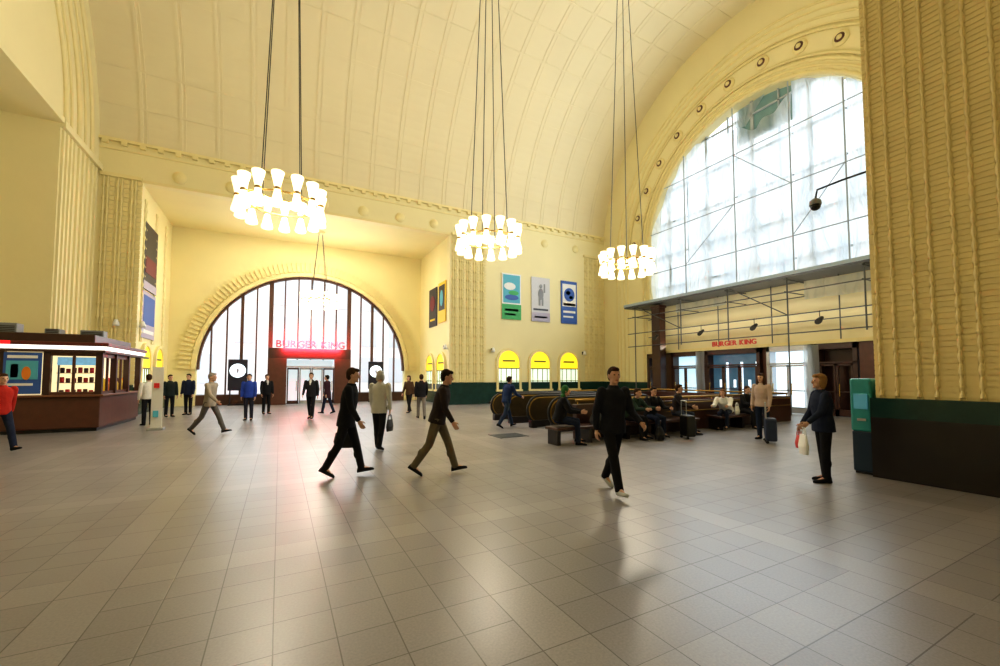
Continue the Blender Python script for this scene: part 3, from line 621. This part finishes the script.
sheet(13.0,15.97,lambda y:14.6+0.26*(y-13.0)+0.1*math.sin(y*4),'white translucent sheet with sagging upper edge',1.1)
sheet(10.3,12.97,lambda y:14.3+0.4*abs(y-12.0)+0.12*math.sin(y*5),'white translucent sheet tied below a glass pane',2.3)
sheet(8.2,10.27,big,'white translucent sheet with soft folds',3.3)
sheet(6.0,8.17,big,'white translucent sheet near the window end',4.7)
m=MB(); m.add([(XE+0.40,11.6,15.85),(XE+0.40,13.4,15.7),(XE+0.38,13.2,14.9),(XE+0.38,12.6,14.7),(XE+0.40,12.1,15.3)],[(0,1,2,3,4)]); c=V((XE+0.4,12.6,15.2))
mk('protective_sheet',m.mesh(off=c),[SHEET],None,c,'torn loose flap of white sheet at the arch top','plastic sheet','scaffold sheeting over the arched window')
m=MB(); m.strips('x',XE+0.53,XE+0.55,[10.3+i*0.25 for i in range(12)],lambda y:13.9,lambda y:archz(y)); struct('window_10',m,[TEALG])
SX=19.3
E=empty('scaffold',(SX,CY,0),'steel tube scaffold with plank deck above the doors','scaffold')
for y in [4.5,7.2,9.9,12.6,15.3,18.6]: part('standard_pole',MB().tube((SX,y,0 if y in(9.9,18.6,4.5) else 3.4),(SX,y,6.05),0.03),[DSTEEL],E)
for y in [5.8,8.5,11.2,13.9,16.4]: part('standard_pole',MB().tube((XE-0.35,y,3.2),(XE-0.35,y,5.95),0.026),[DSTEEL],E)
for z in (3.5,4.3,5.3): part('ledger_tube',MB().tube((SX,4.2,z),(SX,19.2,z),0.026),[DSTEEL],E)
for z in (4.1,5.2): part('ledger_tube',MB().tube((XE-0.35,6.0,z),(XE-0.35,18.6,z),0.024),[DSTEEL],E)
for y in [4.5,7.2,9.9,12.6,15.3,18.6]:
    part('transom_tube',MB().tube((SX-0.2,y,5.3),(XE-0.02,y,5.3),0.024),[DSTEEL],E); part('transom_tube',MB().tube((SX-0.2,y,5.85),(XE-0.02,y,5.85),0.03),[DSTEEL],E)
for a,b in ((4.5,7.2),(9.9,12.6),(15.3,18.6)): part('diagonal_brace',MB().tube((SX-0.02,a,4.3),(SX-0.02,b,6.0),0.024),[DSTEEL],E)
part('plank_deck',MB().box(SX-0.1,4.0,5.92,XE-0.02,19.4,6.02),[DSTEEL],E,bevel=0.01)
part('toe_board',MB().box(SX-0.14,4.0,6.02,SX-0.1,19.4,6.16),[mat('blue_grey_board',(0.4,0.5,0.6),0.6)],E)
for y in (8.18,10.28,12.98,15.98): part('upper_pole',MB().tube((XE-0.12,y,6.08),(XE-0.12,y,archz(y)-0.1),0.03),[LGREY],E)
for z in (8.1,10.6,13.2):
    hw=WR if z<WCZ else math.sqrt(max(0,WR*WR-(z-WCZ)**2)); part('upper_tube',MB().tube((XE-0.15,WCY-hw+0.1,z),(XE-0.15,WCY+hw-0.1,z),0.026),[LGREY],E)
for (y0,z0,y1,z1) in ((10.28,8.1,8.18,10.6),(12.98,13.2,10.28,10.6),(15.98,8.1,12.98,10.6)): part('diagonal_brace',MB().tube((XE-0.18,y0,z0),(XE-0.18,y1,z1),0.02),[LGREY],E)
HG='plastic sheets hanging from the deck'
sheet(6.2,9.6,lambda y:5.8,'pale plastic sheet hanging below the deck',2.9,5.0,20.15,SHEET2,HG,0.7,big)
sheet(13.2,16.3,lambda y:5.8,'crumpled pale plastic sheet tucked under the deck',1.9,5.35,20.15,SHEET2,HG,0.7,big)
sheet(9.1,9.7,lambda y:3.0,'white plastic sheet draped over a door edge',0.9,0.3,20.0,SHEET2,HG,0.5,big)
sheet(14.4,14.95,lambda y:3.0,'white plastic sheet draped between the doors',1.9,0.3,20.0,SHEET2,HG,0.5,big)
for y in (6.2,8.6,11.2,13.9,16.8):
    E=empty('spotlight',(SX-0.25,y,4.3),'small black spotlight clamped under the scaffold deck','spotlight','spotlights under the scaffold')
    xx=SX-0.25; p=MB(); p.tube((xx+0.2,y,4.3),(xx,y,4.28),0.015); p.tube((xx,y,4.3),(xx,y,4.05),0.015); part('bracket',p,[BLACK],E)
    p=MB(); p.loft([(V((xx-0.12,y,3.86)),V((0,1,0)),V((0.3,0,1)),0.14,0.13),(V((xx+0.12,y,4.0)),V((0,1,0)),V((0.3,0,1)),0.09,0.09)],n=14); part('spotlight_head',p,[BLACK],E)
E=empty('clad_column',(19.75,17.2,0),'tall dark brown clad column beside the doors','column')
part('shaft',MB().box(19.48,16.9,0.25,19.98,17.5,5.8),[WOOD],E,bevel=0.02); part('plinth',MB().box(19.4,16.83,0,20.05,17.57,0.3),[DBROWN],E,bevel=0.01); part('cap',MB().box(19.42,16.85,5.7,20.02,17.55,5.84),[WOOD],E)
BDIM=mat('dim_blue_pane',(0.06,0.12,0.18),0.2,emit=0.10,ecol=(0.25,0.6,0.9),var=0.9,nscale=1.2)
def doorset(y0,y1,n,label,inner,frame,h=3.05,strips_=True):
    E=empty('door_unit',(20.5,(y0+y1)/2,0),label,'door')
    fx0,fx1=20.25,20.85
    p=MB(); p.box(fx0,y0,0,fx1,y0+0.16,h); p.box(fx0,y1-0.16,0,fx1,y1,h); p.box(fx0,y0,h-0.25,fx1,y1,h); p.box(fx0,y0,2.2,fx0+0.1,y1,2.28); part('frame',p,[frame],E,bevel=0.01)
    part('inner_glow_pane',MB().box(fx1-0.1,y0+0.16,0.02,fx1-0.05,y1-0.16,h-0.25),[inner],E)
    w_=(y1-y0-0.32)/n
    if inner is BDIM and strips_:
        for i in range(n*2):
            y=y0+0.35+i*(y1-y0-0.6)/(n*2); part('lit_strip',MB().box(fx1-0.13,y,0.6+0.5*(i%2),fx1-0.1,y+0.12,1.5+0.9*((i+1)%2)),[BGLOW],E)
    for i in range(n):
        a=y0+0.16+i*w_+0.01; b=a+w_-0.02; D=MB()
        D.box(fx0+0.02,a,0.03,fx0+0.08,a+0.07,2.18); D.box(fx0+0.02,b-0.07,0.03,fx0+0.08,b,2.18); D.box(fx0+0.02,a,0.03,fx0+0.08,b,0.3); D.box(fx0+0.02,a,2.1,fx0+0.08,b,2.18); D.box(fx0+0.02,a,1.0,fx0+0.08,b,1.05)
        d=part('door_leaf',D,[frame],E)
        hh=MB(); hh.tube((fx0-0.05,b-0.13,0.85),(fx0-0.05,b-0.13,1.35),0.018); hh.tube((fx0-0.05,b-0.13,0.9),(fx0+0.03,b-0.13,0.9),0.01); hh.tube((fx0-0.05,b-0.13,1.3),(fx0+0.03,b-0.13,1.3),0.01)
        mk('handle',hh.mesh(off=E.location),[BRASS],d)
doorset(17.6,18.6,1,'dark wooden door with glazed panel',BDIM,WOOD); doorset(14.9,16.8,2,'pair of dark wooden glazed doors',DGLOW,WOOD)
doorset(11.7,14.6,3,'row of dark wooden doors with bluish glass',BDIM,WOOD); doorset(9.5,11.4,2,'bright glazed double door in pale frame',BGLOW,STEEL)
doorset(7.9,9.4,2,'dark glazed double door in wooden frame',mat('dark_brown_glass',(0.05,0.02,0.015),0.2),WOOD,strips_=False)
w=MB(); w.box(20.3,6.0,0,XE,7.85,3.05); 
for y in (6.2,7.05): w.box(20.26,y,0.3,20.3,y+0.6,2.7)
w.box(20.5,14.6,0,XE,14.9,3.1); w.box(20.5,11.4,0,XE,11.7,3.1);w.box(20.5,16.8,0,XE,17.6,3.1)
struct('wall_east_panelling',w,[WOOD2])
struct('trim_14',MB().box(20.2,6.0,3.05,XE,18.64,3.2),[PLR])
sign('BURGER KING',0.34,(20.15,12.9,3.24),rad(90),rad(-90),'small faint red sign lettering above the doors',RDIM)
# ------------------------------------------------------------ chandeliers
def ring_mesh(R_,z,t):
    m=MB(); m.sweep([V((R_*math.cos(2*math.pi*i/48),R_*math.sin(2*math.pi*i/48),z)) for i in range(48)],t,n=8,closed=True); return m
up=MB(); up.lathe([(0.075,0.0),(0.085,0.07),(0.115,0.22),(0.165,0.42),(0.168,0.47),(0.14,0.49)],n=16); UPM=up.mesh(smooth=True); UPM.materials.append(LAMP)
dn=MB(); dn.lathe([(0.075,0.0),(0.085,-0.07),(0.115,-0.22),(0.165,-0.42),(0.168,-0.47),(0.14,-0.49)],n=16); DNM=dn.mesh(smooth=True); DNM.materials.append(LAMP)
NL=14
co_=MB(); co_.lathe([(0.08,-0.035),(0.095,-0.02),(0.095,0.02),(0.08,0.035)],n=12); COM=co_.mesh(); COM.materials.append(DBRASS)
fr=ring_mesh(0.98,0,0.028)
q=ring_mesh(0.3,0.0,0.02); fr.add(q.v,q.f)
for i in range(4):
    a=math.pi/4+math.pi/2*i; fr.tube((0.3*math.cos(a),0.3*math.sin(a),0),(0.98*math.cos(a),0.98*math.sin(a),0),0.016)
for i in range(NL):
    a=2*math.pi*(i+0.3)/NL; fr.tube((0.98*math.cos(a),0.98*math.sin(a),0),(1.10*math.cos(a),1.10*math.sin(a),0),0.018)
FRM=fr.mesh(smooth=True); FRM.materials.append(DBRASS)
def chandelier(x,y,z,zt,sc=1.0,energy=400):
    E=empty('chandelier',(x,y,z),'ring chandelier with glowing hourglass glass shades hung on cables','chandelier','ring chandeliers'); E.scale=(sc,sc,sc)
    mk('ring_frame',FRM,None,E)
    for i in range(NL):
        a=2*math.pi*(i+0.3)/NL; p=(1.12*math.cos(a),1.12*math.sin(a),0); L_=mk('lamp_holder',COM,None,E,p)
        mk('lamp_shade',UPM,None,L_); mk('lamp_shade',DNM,None,L_)
    H=(zt-z)/sc
    for i in range(4):
        a=math.pi/4+math.pi/2*i; m=MB(); m.tube((0.75*math.cos(a),0.75*math.sin(a),0.03),(0.15*math.cos(a),0.15*math.sin(a),H-0.1),0.016,n=6); mk('cable',m.mesh(),[BLACK],E)
    m=MB(); m.lathe([(0.3,0),(0.28,-0.1),(0.12,-0.2)],(0,0,H)); mk('ceiling_canopy',m.mesh(),[PLR],E)
    l=bpy.data.lights.new('chandelier_light','POINT'); l.energy=energy; l.color=(1,0.91,0.76); l.shadow_soft_size=0.3*sc; o=bpy.data.objects.new('chandelier_light',l); C.objects.link(o); o.location=(x,y,z-0.15)
for x in (-0.07,6.37,12.9): chandelier(x,12.85,6.45,ZC+RV,0.92,energy=430)
chandelier(1.93,26.0,6.05,AZ,0.82,energy=400)
# ------------------------------------------------------------ escalators and enclosure
def stadium(x0,x1,zc,r,n=10):
    pts=[]
    for i in range(n+1):
        a=math.pi/2+math.pi*i/n; pts.append((x0+r*math.cos(a),zc+r*math.sin(a)))
    for i in range(n+1):
        a=-math.pi/2+math.pi*i/n; pts.append((x1+r*math.cos(a),zc+r*math.sin(a)))
    return pts
for k,(ya,yb) in enumerate(((10.3,11.5),(12.9,14.1))):
    E=empty('escalator',(7.2,(ya+yb)/2,0),'escalator head with bronze sides and black handrails','escalator','escalator pair')
    for y in (ya,yb):
        pts=stadium(7.55,11.0,0.57,0.40); m=MB()
        m.add([(x,y-0.04,z) for x,z in pts]+[(x,y+0.04,z) for x,z in pts],[tuple(range(len(pts))),tuple(range(2*len(pts)-1,len(pts)-1,-1))]+[(i,(i+1)%len(pts),len(pts)+(i+1)%len(pts),len(pts)+i) for i in range(len(pts))])
        part('balustrade',m,[OLIVE],E)
        m=MB(); m.sweep([V((x,y,z)) for x,z in stadium(7.55,11.0,0.57,0.45)],0.045,n=8,closed=True,ref=V((0,1,0))); part('handrail',m,[RUB],E,True)
        m=MB(); m.sweep([V((x,y,z)) for x,z in stadium(7.55,11.0,0.57,0.39)],0.045,n=8,closed=True,ref=V((0,1,0))); part('brass_edge',m,[DBRASS],E,True)
        m=MB(); m.box(7.2,y-0.10,0,11.4,y+0.10,0.24); part('skirt',m,[DBROWN],E,bevel=0.02)
    m=MB()
    for i in range(10): m.box(7.4+i*0.38,ya+0.12,0.0,7.76+i*0.38,yb-0.12,0.03)
    part('steps',m,[STEEL],E)
E=empty('stairwell_enclosure',(12,8.8,0),'low dark wooden wall with brass rails around the stairwell','balustrade')
p=MB(); p.box(6.9,8.72,0,17.0,8.9,0.92); part('front_panel',p,[WOOD],E,bevel=0.02)
p=MB(); p.box(16.85,8.9,0,17.0,15.1,0.92); part('end_panel',p,[WOOD],E,bevel=0.02)
p=MB(); p.box(11.4,14.95,0,17.0,15.1,0.92); part('rear_panel',p,[WOOD],E,bevel=0.02)
for z in (1.02,0.86,0.6): 
    p=MB(); p.sweep([V((6.95,8.81,z)),V((12,8.70 if z<1 else 8.81,z)),V((16.9,8.70 if z<1 else 8.81,z)),V((16.95,12,z)),V((16.95,15.0,z)),V((11.5,15.02,z))],0.035 if z>1 else 0.02,n=8); part('brass_rail',p,[DBRASS],E,True)
for x in [7.0+i*1.1 for i in range(10)]: part('rail_post',MB().tube((x,8.81,0.9),(x,8.81,1.02),0.018),[BRASS],E)
for x0,x1 in ((5.85,8.0),(8.1,11.0),(12.0,14.4)):
    E=empty('bench',((x0+x1)/2,8.45,0),'dark wooden bench against the stairwell wall','bench','dark benches')
    part('seat',MB().box(x0,8.12,0.36,x1,8.66,0.43),[WOOD],E,bevel=0.015)
    for x in (x0+0.1,(x0+x1)/2,x1-0.1): part('leg',MB().box(x-0.05,8.2,0,x+0.05,8.6,0.36),[DBROWN],E)
handbag((13.05,8.3,0.82),'white bag resting on the bench',WHITE,w=0.3,rot=0.2)
# ------------------------------------------------------------ machine, cctv
E=empty('ticket_machine',(9.1,3.42,0),'teal and dark blue self-service machine beside the pier','machine')
part('cabinet',MB().box(8.78,3.26,0.72,9.4,3.56,1.62),[TEAL],E,bevel=0.03); part('lower_cabinet',MB().box(8.79,3.27,0.04,9.39,3.55,0.72),[NAVY],E,bevel=0.02)
part('screen',MB().box(8.765,3.31,1.1,8.785,3.50,1.36),[mat('dim_screen',(0.05,0.2,0.25),0.2,emit=0.15,ecol=(0.2,0.6,0.7))],E); part('card_slot',MB().box(8.765,3.34,0.9,8.785,3.46,0.94),[STEEL],E); part('plinth',MB().box(8.82,3.28,0,9.38,3.53,0.05),[BLACK],E)
E=empty('security_camera',(8.9,3.2,5.1),'black dome security camera on a wall arm','camera')
p=MB(); p.sweep([V((8.9,3.19,5.2)),V((8.9,3.6,5.2)),V((8.9,3.98,5.18)),V((8.9,4.02,5.0))],0.018,n=6); part('arm',p,[BLACK],E)
p=MB(); p.lathe([(0.03,0.1),(0.09,0.05),(0.1,-0.03)],(8.9,4.02,4.93)); part('housing',p,[GREY],E)
p=MB(); p.ell((8.9,4.02,4.88),0.085,0.085,0.085); part('dome',p,[BLACK],E,True)
# ------------------------------------------------------------ kiosk
KX0,KX1,KY0,KY1=-7.9,-4.85,17.0,21.0
E=empty('kiosk',(-6.3,19.0,0),'dark wooden newsstand kiosk with lit display windows','kiosk')
part('counter_base',MB().box(KX0,KY0,0.1,KX1,KY1,1.05),[WOOD2],E,bevel=0.03); part('plinth',MB().box(KX0,KY0+0.06,0,KX1-0.06,KY1,0.12),[BLACK],E)
part('counter_top',MB().box(KX0,KY0-0.1,1.05,KX1+0.1,KY1,1.11),[mat('worn_counter',(0.2,0.08,0.04),0.3)],E,bevel=0.01)
for (x,y) in ((KX1-0.05,KY0+0.05),(KX1-0.05,18.3),(KX1-0.05,19.6),(KX1-0.05,20.95),(-6.05,KY0+0.05),(-7.0,KY0+0.05)):
    part('post',MB().box(x-0.08,y-0.06,1.1,x+0.08,y+0.06,2.45),[WOOD],E)
for (a,b) in ((-5.97,KX1-0.13),):
    p=MB(); p.box(a,KY0,1.11,b,KY0+0.06,1.2); p.box(a,KY0,2.27,b,KY0+0.06,2.42); p.box((a+b)/2-0.03,KY0,1.2,(a+b)/2+0.03,KY0+0.06,2.27); part('window_frame',p,[WOOD2],E)
for (a,b) in ((17.15,18.24),(18.36,19.54)):
    p=MB(); p.box(KX1-0.08,a,1.11,KX1-0.02,b,1.2); p.box(KX1-0.08,a,2.25,KX1-0.02,b,2.42); p.box(KX1-0.08,(a+b)/2-0.03,1.2,KX1-0.02,(a+b)/2+0.03,2.25); part('window_frame',p,[WOOD2],E)
part('lit_fascia',MB().box(KX0,KY0-0.14,2.46,KX1+0.14,KY1,2.57),[FLUO],E,bevel=0.01)
part('fascia_board',MB().box(KX0,KY0-0.10,2.38,KX1+0.10,KY1,2.46),[WOOD],E,bevel=0.01)
part('roof_cornice',MB().box(KX0,KY0-0.2,2.57,KX1+0.2,KY1,2.68),[mat('red_brown_roof',(0.12,0.02,0.015),0.4)],E,bevel=0.02)
part('roof_upper',MB().box(KX0,KY0+0.25,2.68,KX1-0.25,KY1-0.2,2.95),[WOOD],E,bevel=0.03)
WL=mat('kiosk_glow_lining',(0.9,0.8,0.5),0.5,emit=0.9,ecol=(1,0.82,0.45))  # emission in the lining stands in for the kiosk's interior lighting
part('glowing_back_panel',MB().box(KX0,17.95,1.1,KX1-0.3,18.0,2.42),[WL],E)
part('menu_panel',MB().box(-5.9,17.2,2.0,-5.05,17.24,2.24),[mat('menu_panel_print',(0.1,0.3,0.5),0.5,emit=0.5,ecol=(0.3,0.6,0.8),var=0.8,nscale=9)],E)
part('glowing_side_lining',MB().box(KX1-0.85,18.4,1.1,KX1-0.8,20.9,2.42),[mat('kiosk_glow_lining_2',(0.8,0.7,0.5),0.5,emit=0.8,ecol=(1,0.85,0.55))],E)  # interior light put into this lining as emission too
part('red_sign',MB().box(-7.2,KY0-0.24,2.58,-6.75,KY0-0.2,2.67),[RGLOW],E)
poster('y',KY0+0.02,-1,-6.92,-6.15,1.15,2.35,[('picture','r',0.08,0.35,0.92,0.8,CYAN),('figure','e',0.62,0.5,0.12,0.16,ORANGE),('figure','r',0.2,0.4,0.4,0.72,BLUE),('text_bar','r',0.12,0.2,0.8,0.26,WHITE),('text_bar','r',0.1,0.86,0.9,0.93,WHITE)],'blue illustrated advert panel on the kiosk front',BLUE)
E2=empty('display_shelf',(-5.5,17.6,1.11),'wire display shelving inside the kiosk','shelf')
for z in (1.45,1.75,2.05): part('shelf_board',MB().box(-6.0,17.45,z,-5.0,17.75,z+0.02),[STEEL],E2)
part('upright',MB().box(-6.02,17.6,1.11,-5.98,17.64,2.2),[STEEL],E2); part('upright',MB().box(-5.02,17.6,1.11,-4.98,17.64,2.2),[STEEL],E2)
cols=[YEL,ORANGE,REDP,WHITE,YEL,WOOD2]
for z in (1.11,1.47,1.77):
    for i in range(7):
        m=MB(); x=-5.95+i*0.135; hh=0.12+0.06*random.random(); m.loft([(V((x+0.05,17.56,z)),V((1,0,0)),V((0,1,0)),0.05,0.04),(V((x+0.05,17.56,z+hh*0.5)),V((1,0,0)),V((0,1,0)),0.055,0.05),(V((x+0.05,17.56,z+hh)),V((1,0,0)),V((0,1,0)),0.052,0.008)],n=10)
        c=V((x+0.05,17.56,z)); mk('snack_packet',m.mesh(off=c),[cols[(i*3+int(z*10))%6]],None,c,'colourful snack packet standing on kiosk shelf','snack','snack packets in the kiosk')
for i in range(8):
    y=18.45+i*0.28; c=V((-5.2,y,1.11)); m=MB(); m.loft([(c,V((1,0,0)),V((0,1,0)),0.10,0.09),(c+V((0,0,0.3)),V((1,0,0)),V((0,1,0)),0.10,0.1),(c+V((0,0,0.5)),V((1,0,0)),V((0,1,0)),0.02,0.03)],n=10)
    mk('snack_packet',m.mesh(off=c),[cols[i%6]],None,c,'colourful packet standing on the kiosk counter','snack','snack packets in the kiosk')
for i,(x,y,wd,hh) in enumerate(((-7.2,17.8,0.5,0.3),(-6.4,18.4,0.35,0.22),(-5.7,19.2,0.6,0.28))):
    c=(x,y,2.95); m=MB().box(x-wd/2,y-0.2,2.95,x+wd/2,y+0.2,2.95+hh)
    E=empty('ventilation_box',c,'grey ventilation box on the kiosk roof','equipment'); part('housing',m,[GREY],E,bevel=0.02); 
    g=MB()
    for j in range(4): g.box(x-wd/2+0.04,y-0.215,2.99+j*0.05,x+wd/2-0.04,y-0.2,3.01+j*0.05)
    part('vent_slats',g,[BLACK],E)
E=empty('banner_stand',(-3.35,16.4,0),'white narrow pull-up banner with small print','banner')
p=MB(); p.add([(-3.5,16.45,0.08),(-3.2,16.35,0.08),(-3.2,16.38,1.95),(-3.5,16.48,1.95),(-3.5,16.47,0.08),(-3.2,16.37,0.08),(-3.2,16.40,1.95),(-3.5,16.50,1.95)],[(0,1,2,3),(7,6,5,4),(0,4,5,1),(1,5,6,2),(2,6,7,3),(3,7,4,0)]); part('banner_sheet',p,[WHITE],E)
part('base',MB().box(-3.55,16.28,0,-3.15,16.58,0.08),[STEEL],E,bevel=0.01); part('printed_mark',MB().box(-3.43,16.37,1.3,-3.30,16.42,1.45),[REDP],E); part('printed_mark',MB().box(-3.43,16.36,0.4,-3.30,16.41,0.6),[CYAN],E)
for (x,y,z) in ((-5.3,23.15,3.9),(8.6,23.2,3.4),(-6.1,22.85,3.9),(11.6,22.85,3.3),(18.75,22.85,3.3)):
    E=empty('wall_sconce',(x,y,z),'small black and white wall lamp','lamp','wall lamps')
    p=MB(); p.box(x-0.05,y-0.02,z-0.1,x+0.05,y+0.16,z+0.1); part('bracket',p,[BLACK],E); p=MB(); p.lathe([(0.05,0.15),(0.11,-0.02),(0.12,-0.12)],(x,y-0.08,z)); part('shade',p,[WHITE],E,True)
m=MB(); 
for i in range(16): m.box(5.3+i*0.05,9.9,0.0,5.33+i*0.05,10.6,0.012)
m.box(5.26,9.86,0,5.3,10.64,0.014); m.box(6.1,9.86,0,6.14,10.64,0.014)
mk('floor_grate',m.mesh(),[DSTEEL],None,(0,0,0),'dark metal drain grate set in the floor','grate')
# ------------------------------------------------------------ lights
def area(nm,loc,rot,sx,sy,e,col):
    l=bpy.data.lights.new(nm,'AREA'); l.shape='RECTANGLE'; l.size=sx; l.size_y=sy; l.energy=e; l.color=col; o=bpy.data.objects.new(nm,l); C.objects.link(o); o.location=loc; o.rotation_euler=rot
for x in (-0.07,6.37,12.9): area('chandelier_uplight',(x,12.85,7.1),(rad(180),0,0),1.6,1.6,100,(1,0.91,0.75))
area('window_daylight_east',(XE-0.4,WCY,10.5),(0,rad(90),0),8,10,850,(0.80,0.90,1))
area('under_deck_fill',(19.9,12.4,3.35),(0,rad(150),0),0.5,11,110,(1,0.92,0.74))  # added fill light brightening the zone below the deck, not a fixture
area('window_daylight_north',(ACX,AYN-0.3,5.2),(rad(-90),0,0),9,3.5,260,(0.88,0.94,1))
area('alcove_fill',(1.8,25.5,AZ-0.1),(0,0,0),10,3,240,(1,0.92,0.7))  # added soft fill that brightens the alcove; stands for no ceiling fixture
area('near_bay_light',(1.8,0.5,AZ-0.1),(0,0,0),8,3,25,(1,0.92,0.8))
W=bpy.data.worlds.new('world'); S.world=W; W.use_nodes=True; bg=W.node_tree.nodes['Background']; bg.inputs[0].default_value=(0.84,0.93,1.0,1); bg.inputs[1].default_value=2.2
# ------------------------------------------------------------ camera
cd=bpy.data.cameras.new('camera'); cd.sensor_width=36; cd.lens=415/1000*36; cd.shift_y=0.0234; cd.clip_end=300
co=bpy.data.objects.new('camera',cd); C.objects.link(co); co.location=(0,0,1.65); co.rotation_euler=(rad(92.8),0,rad(-27.93)); S.camera=co
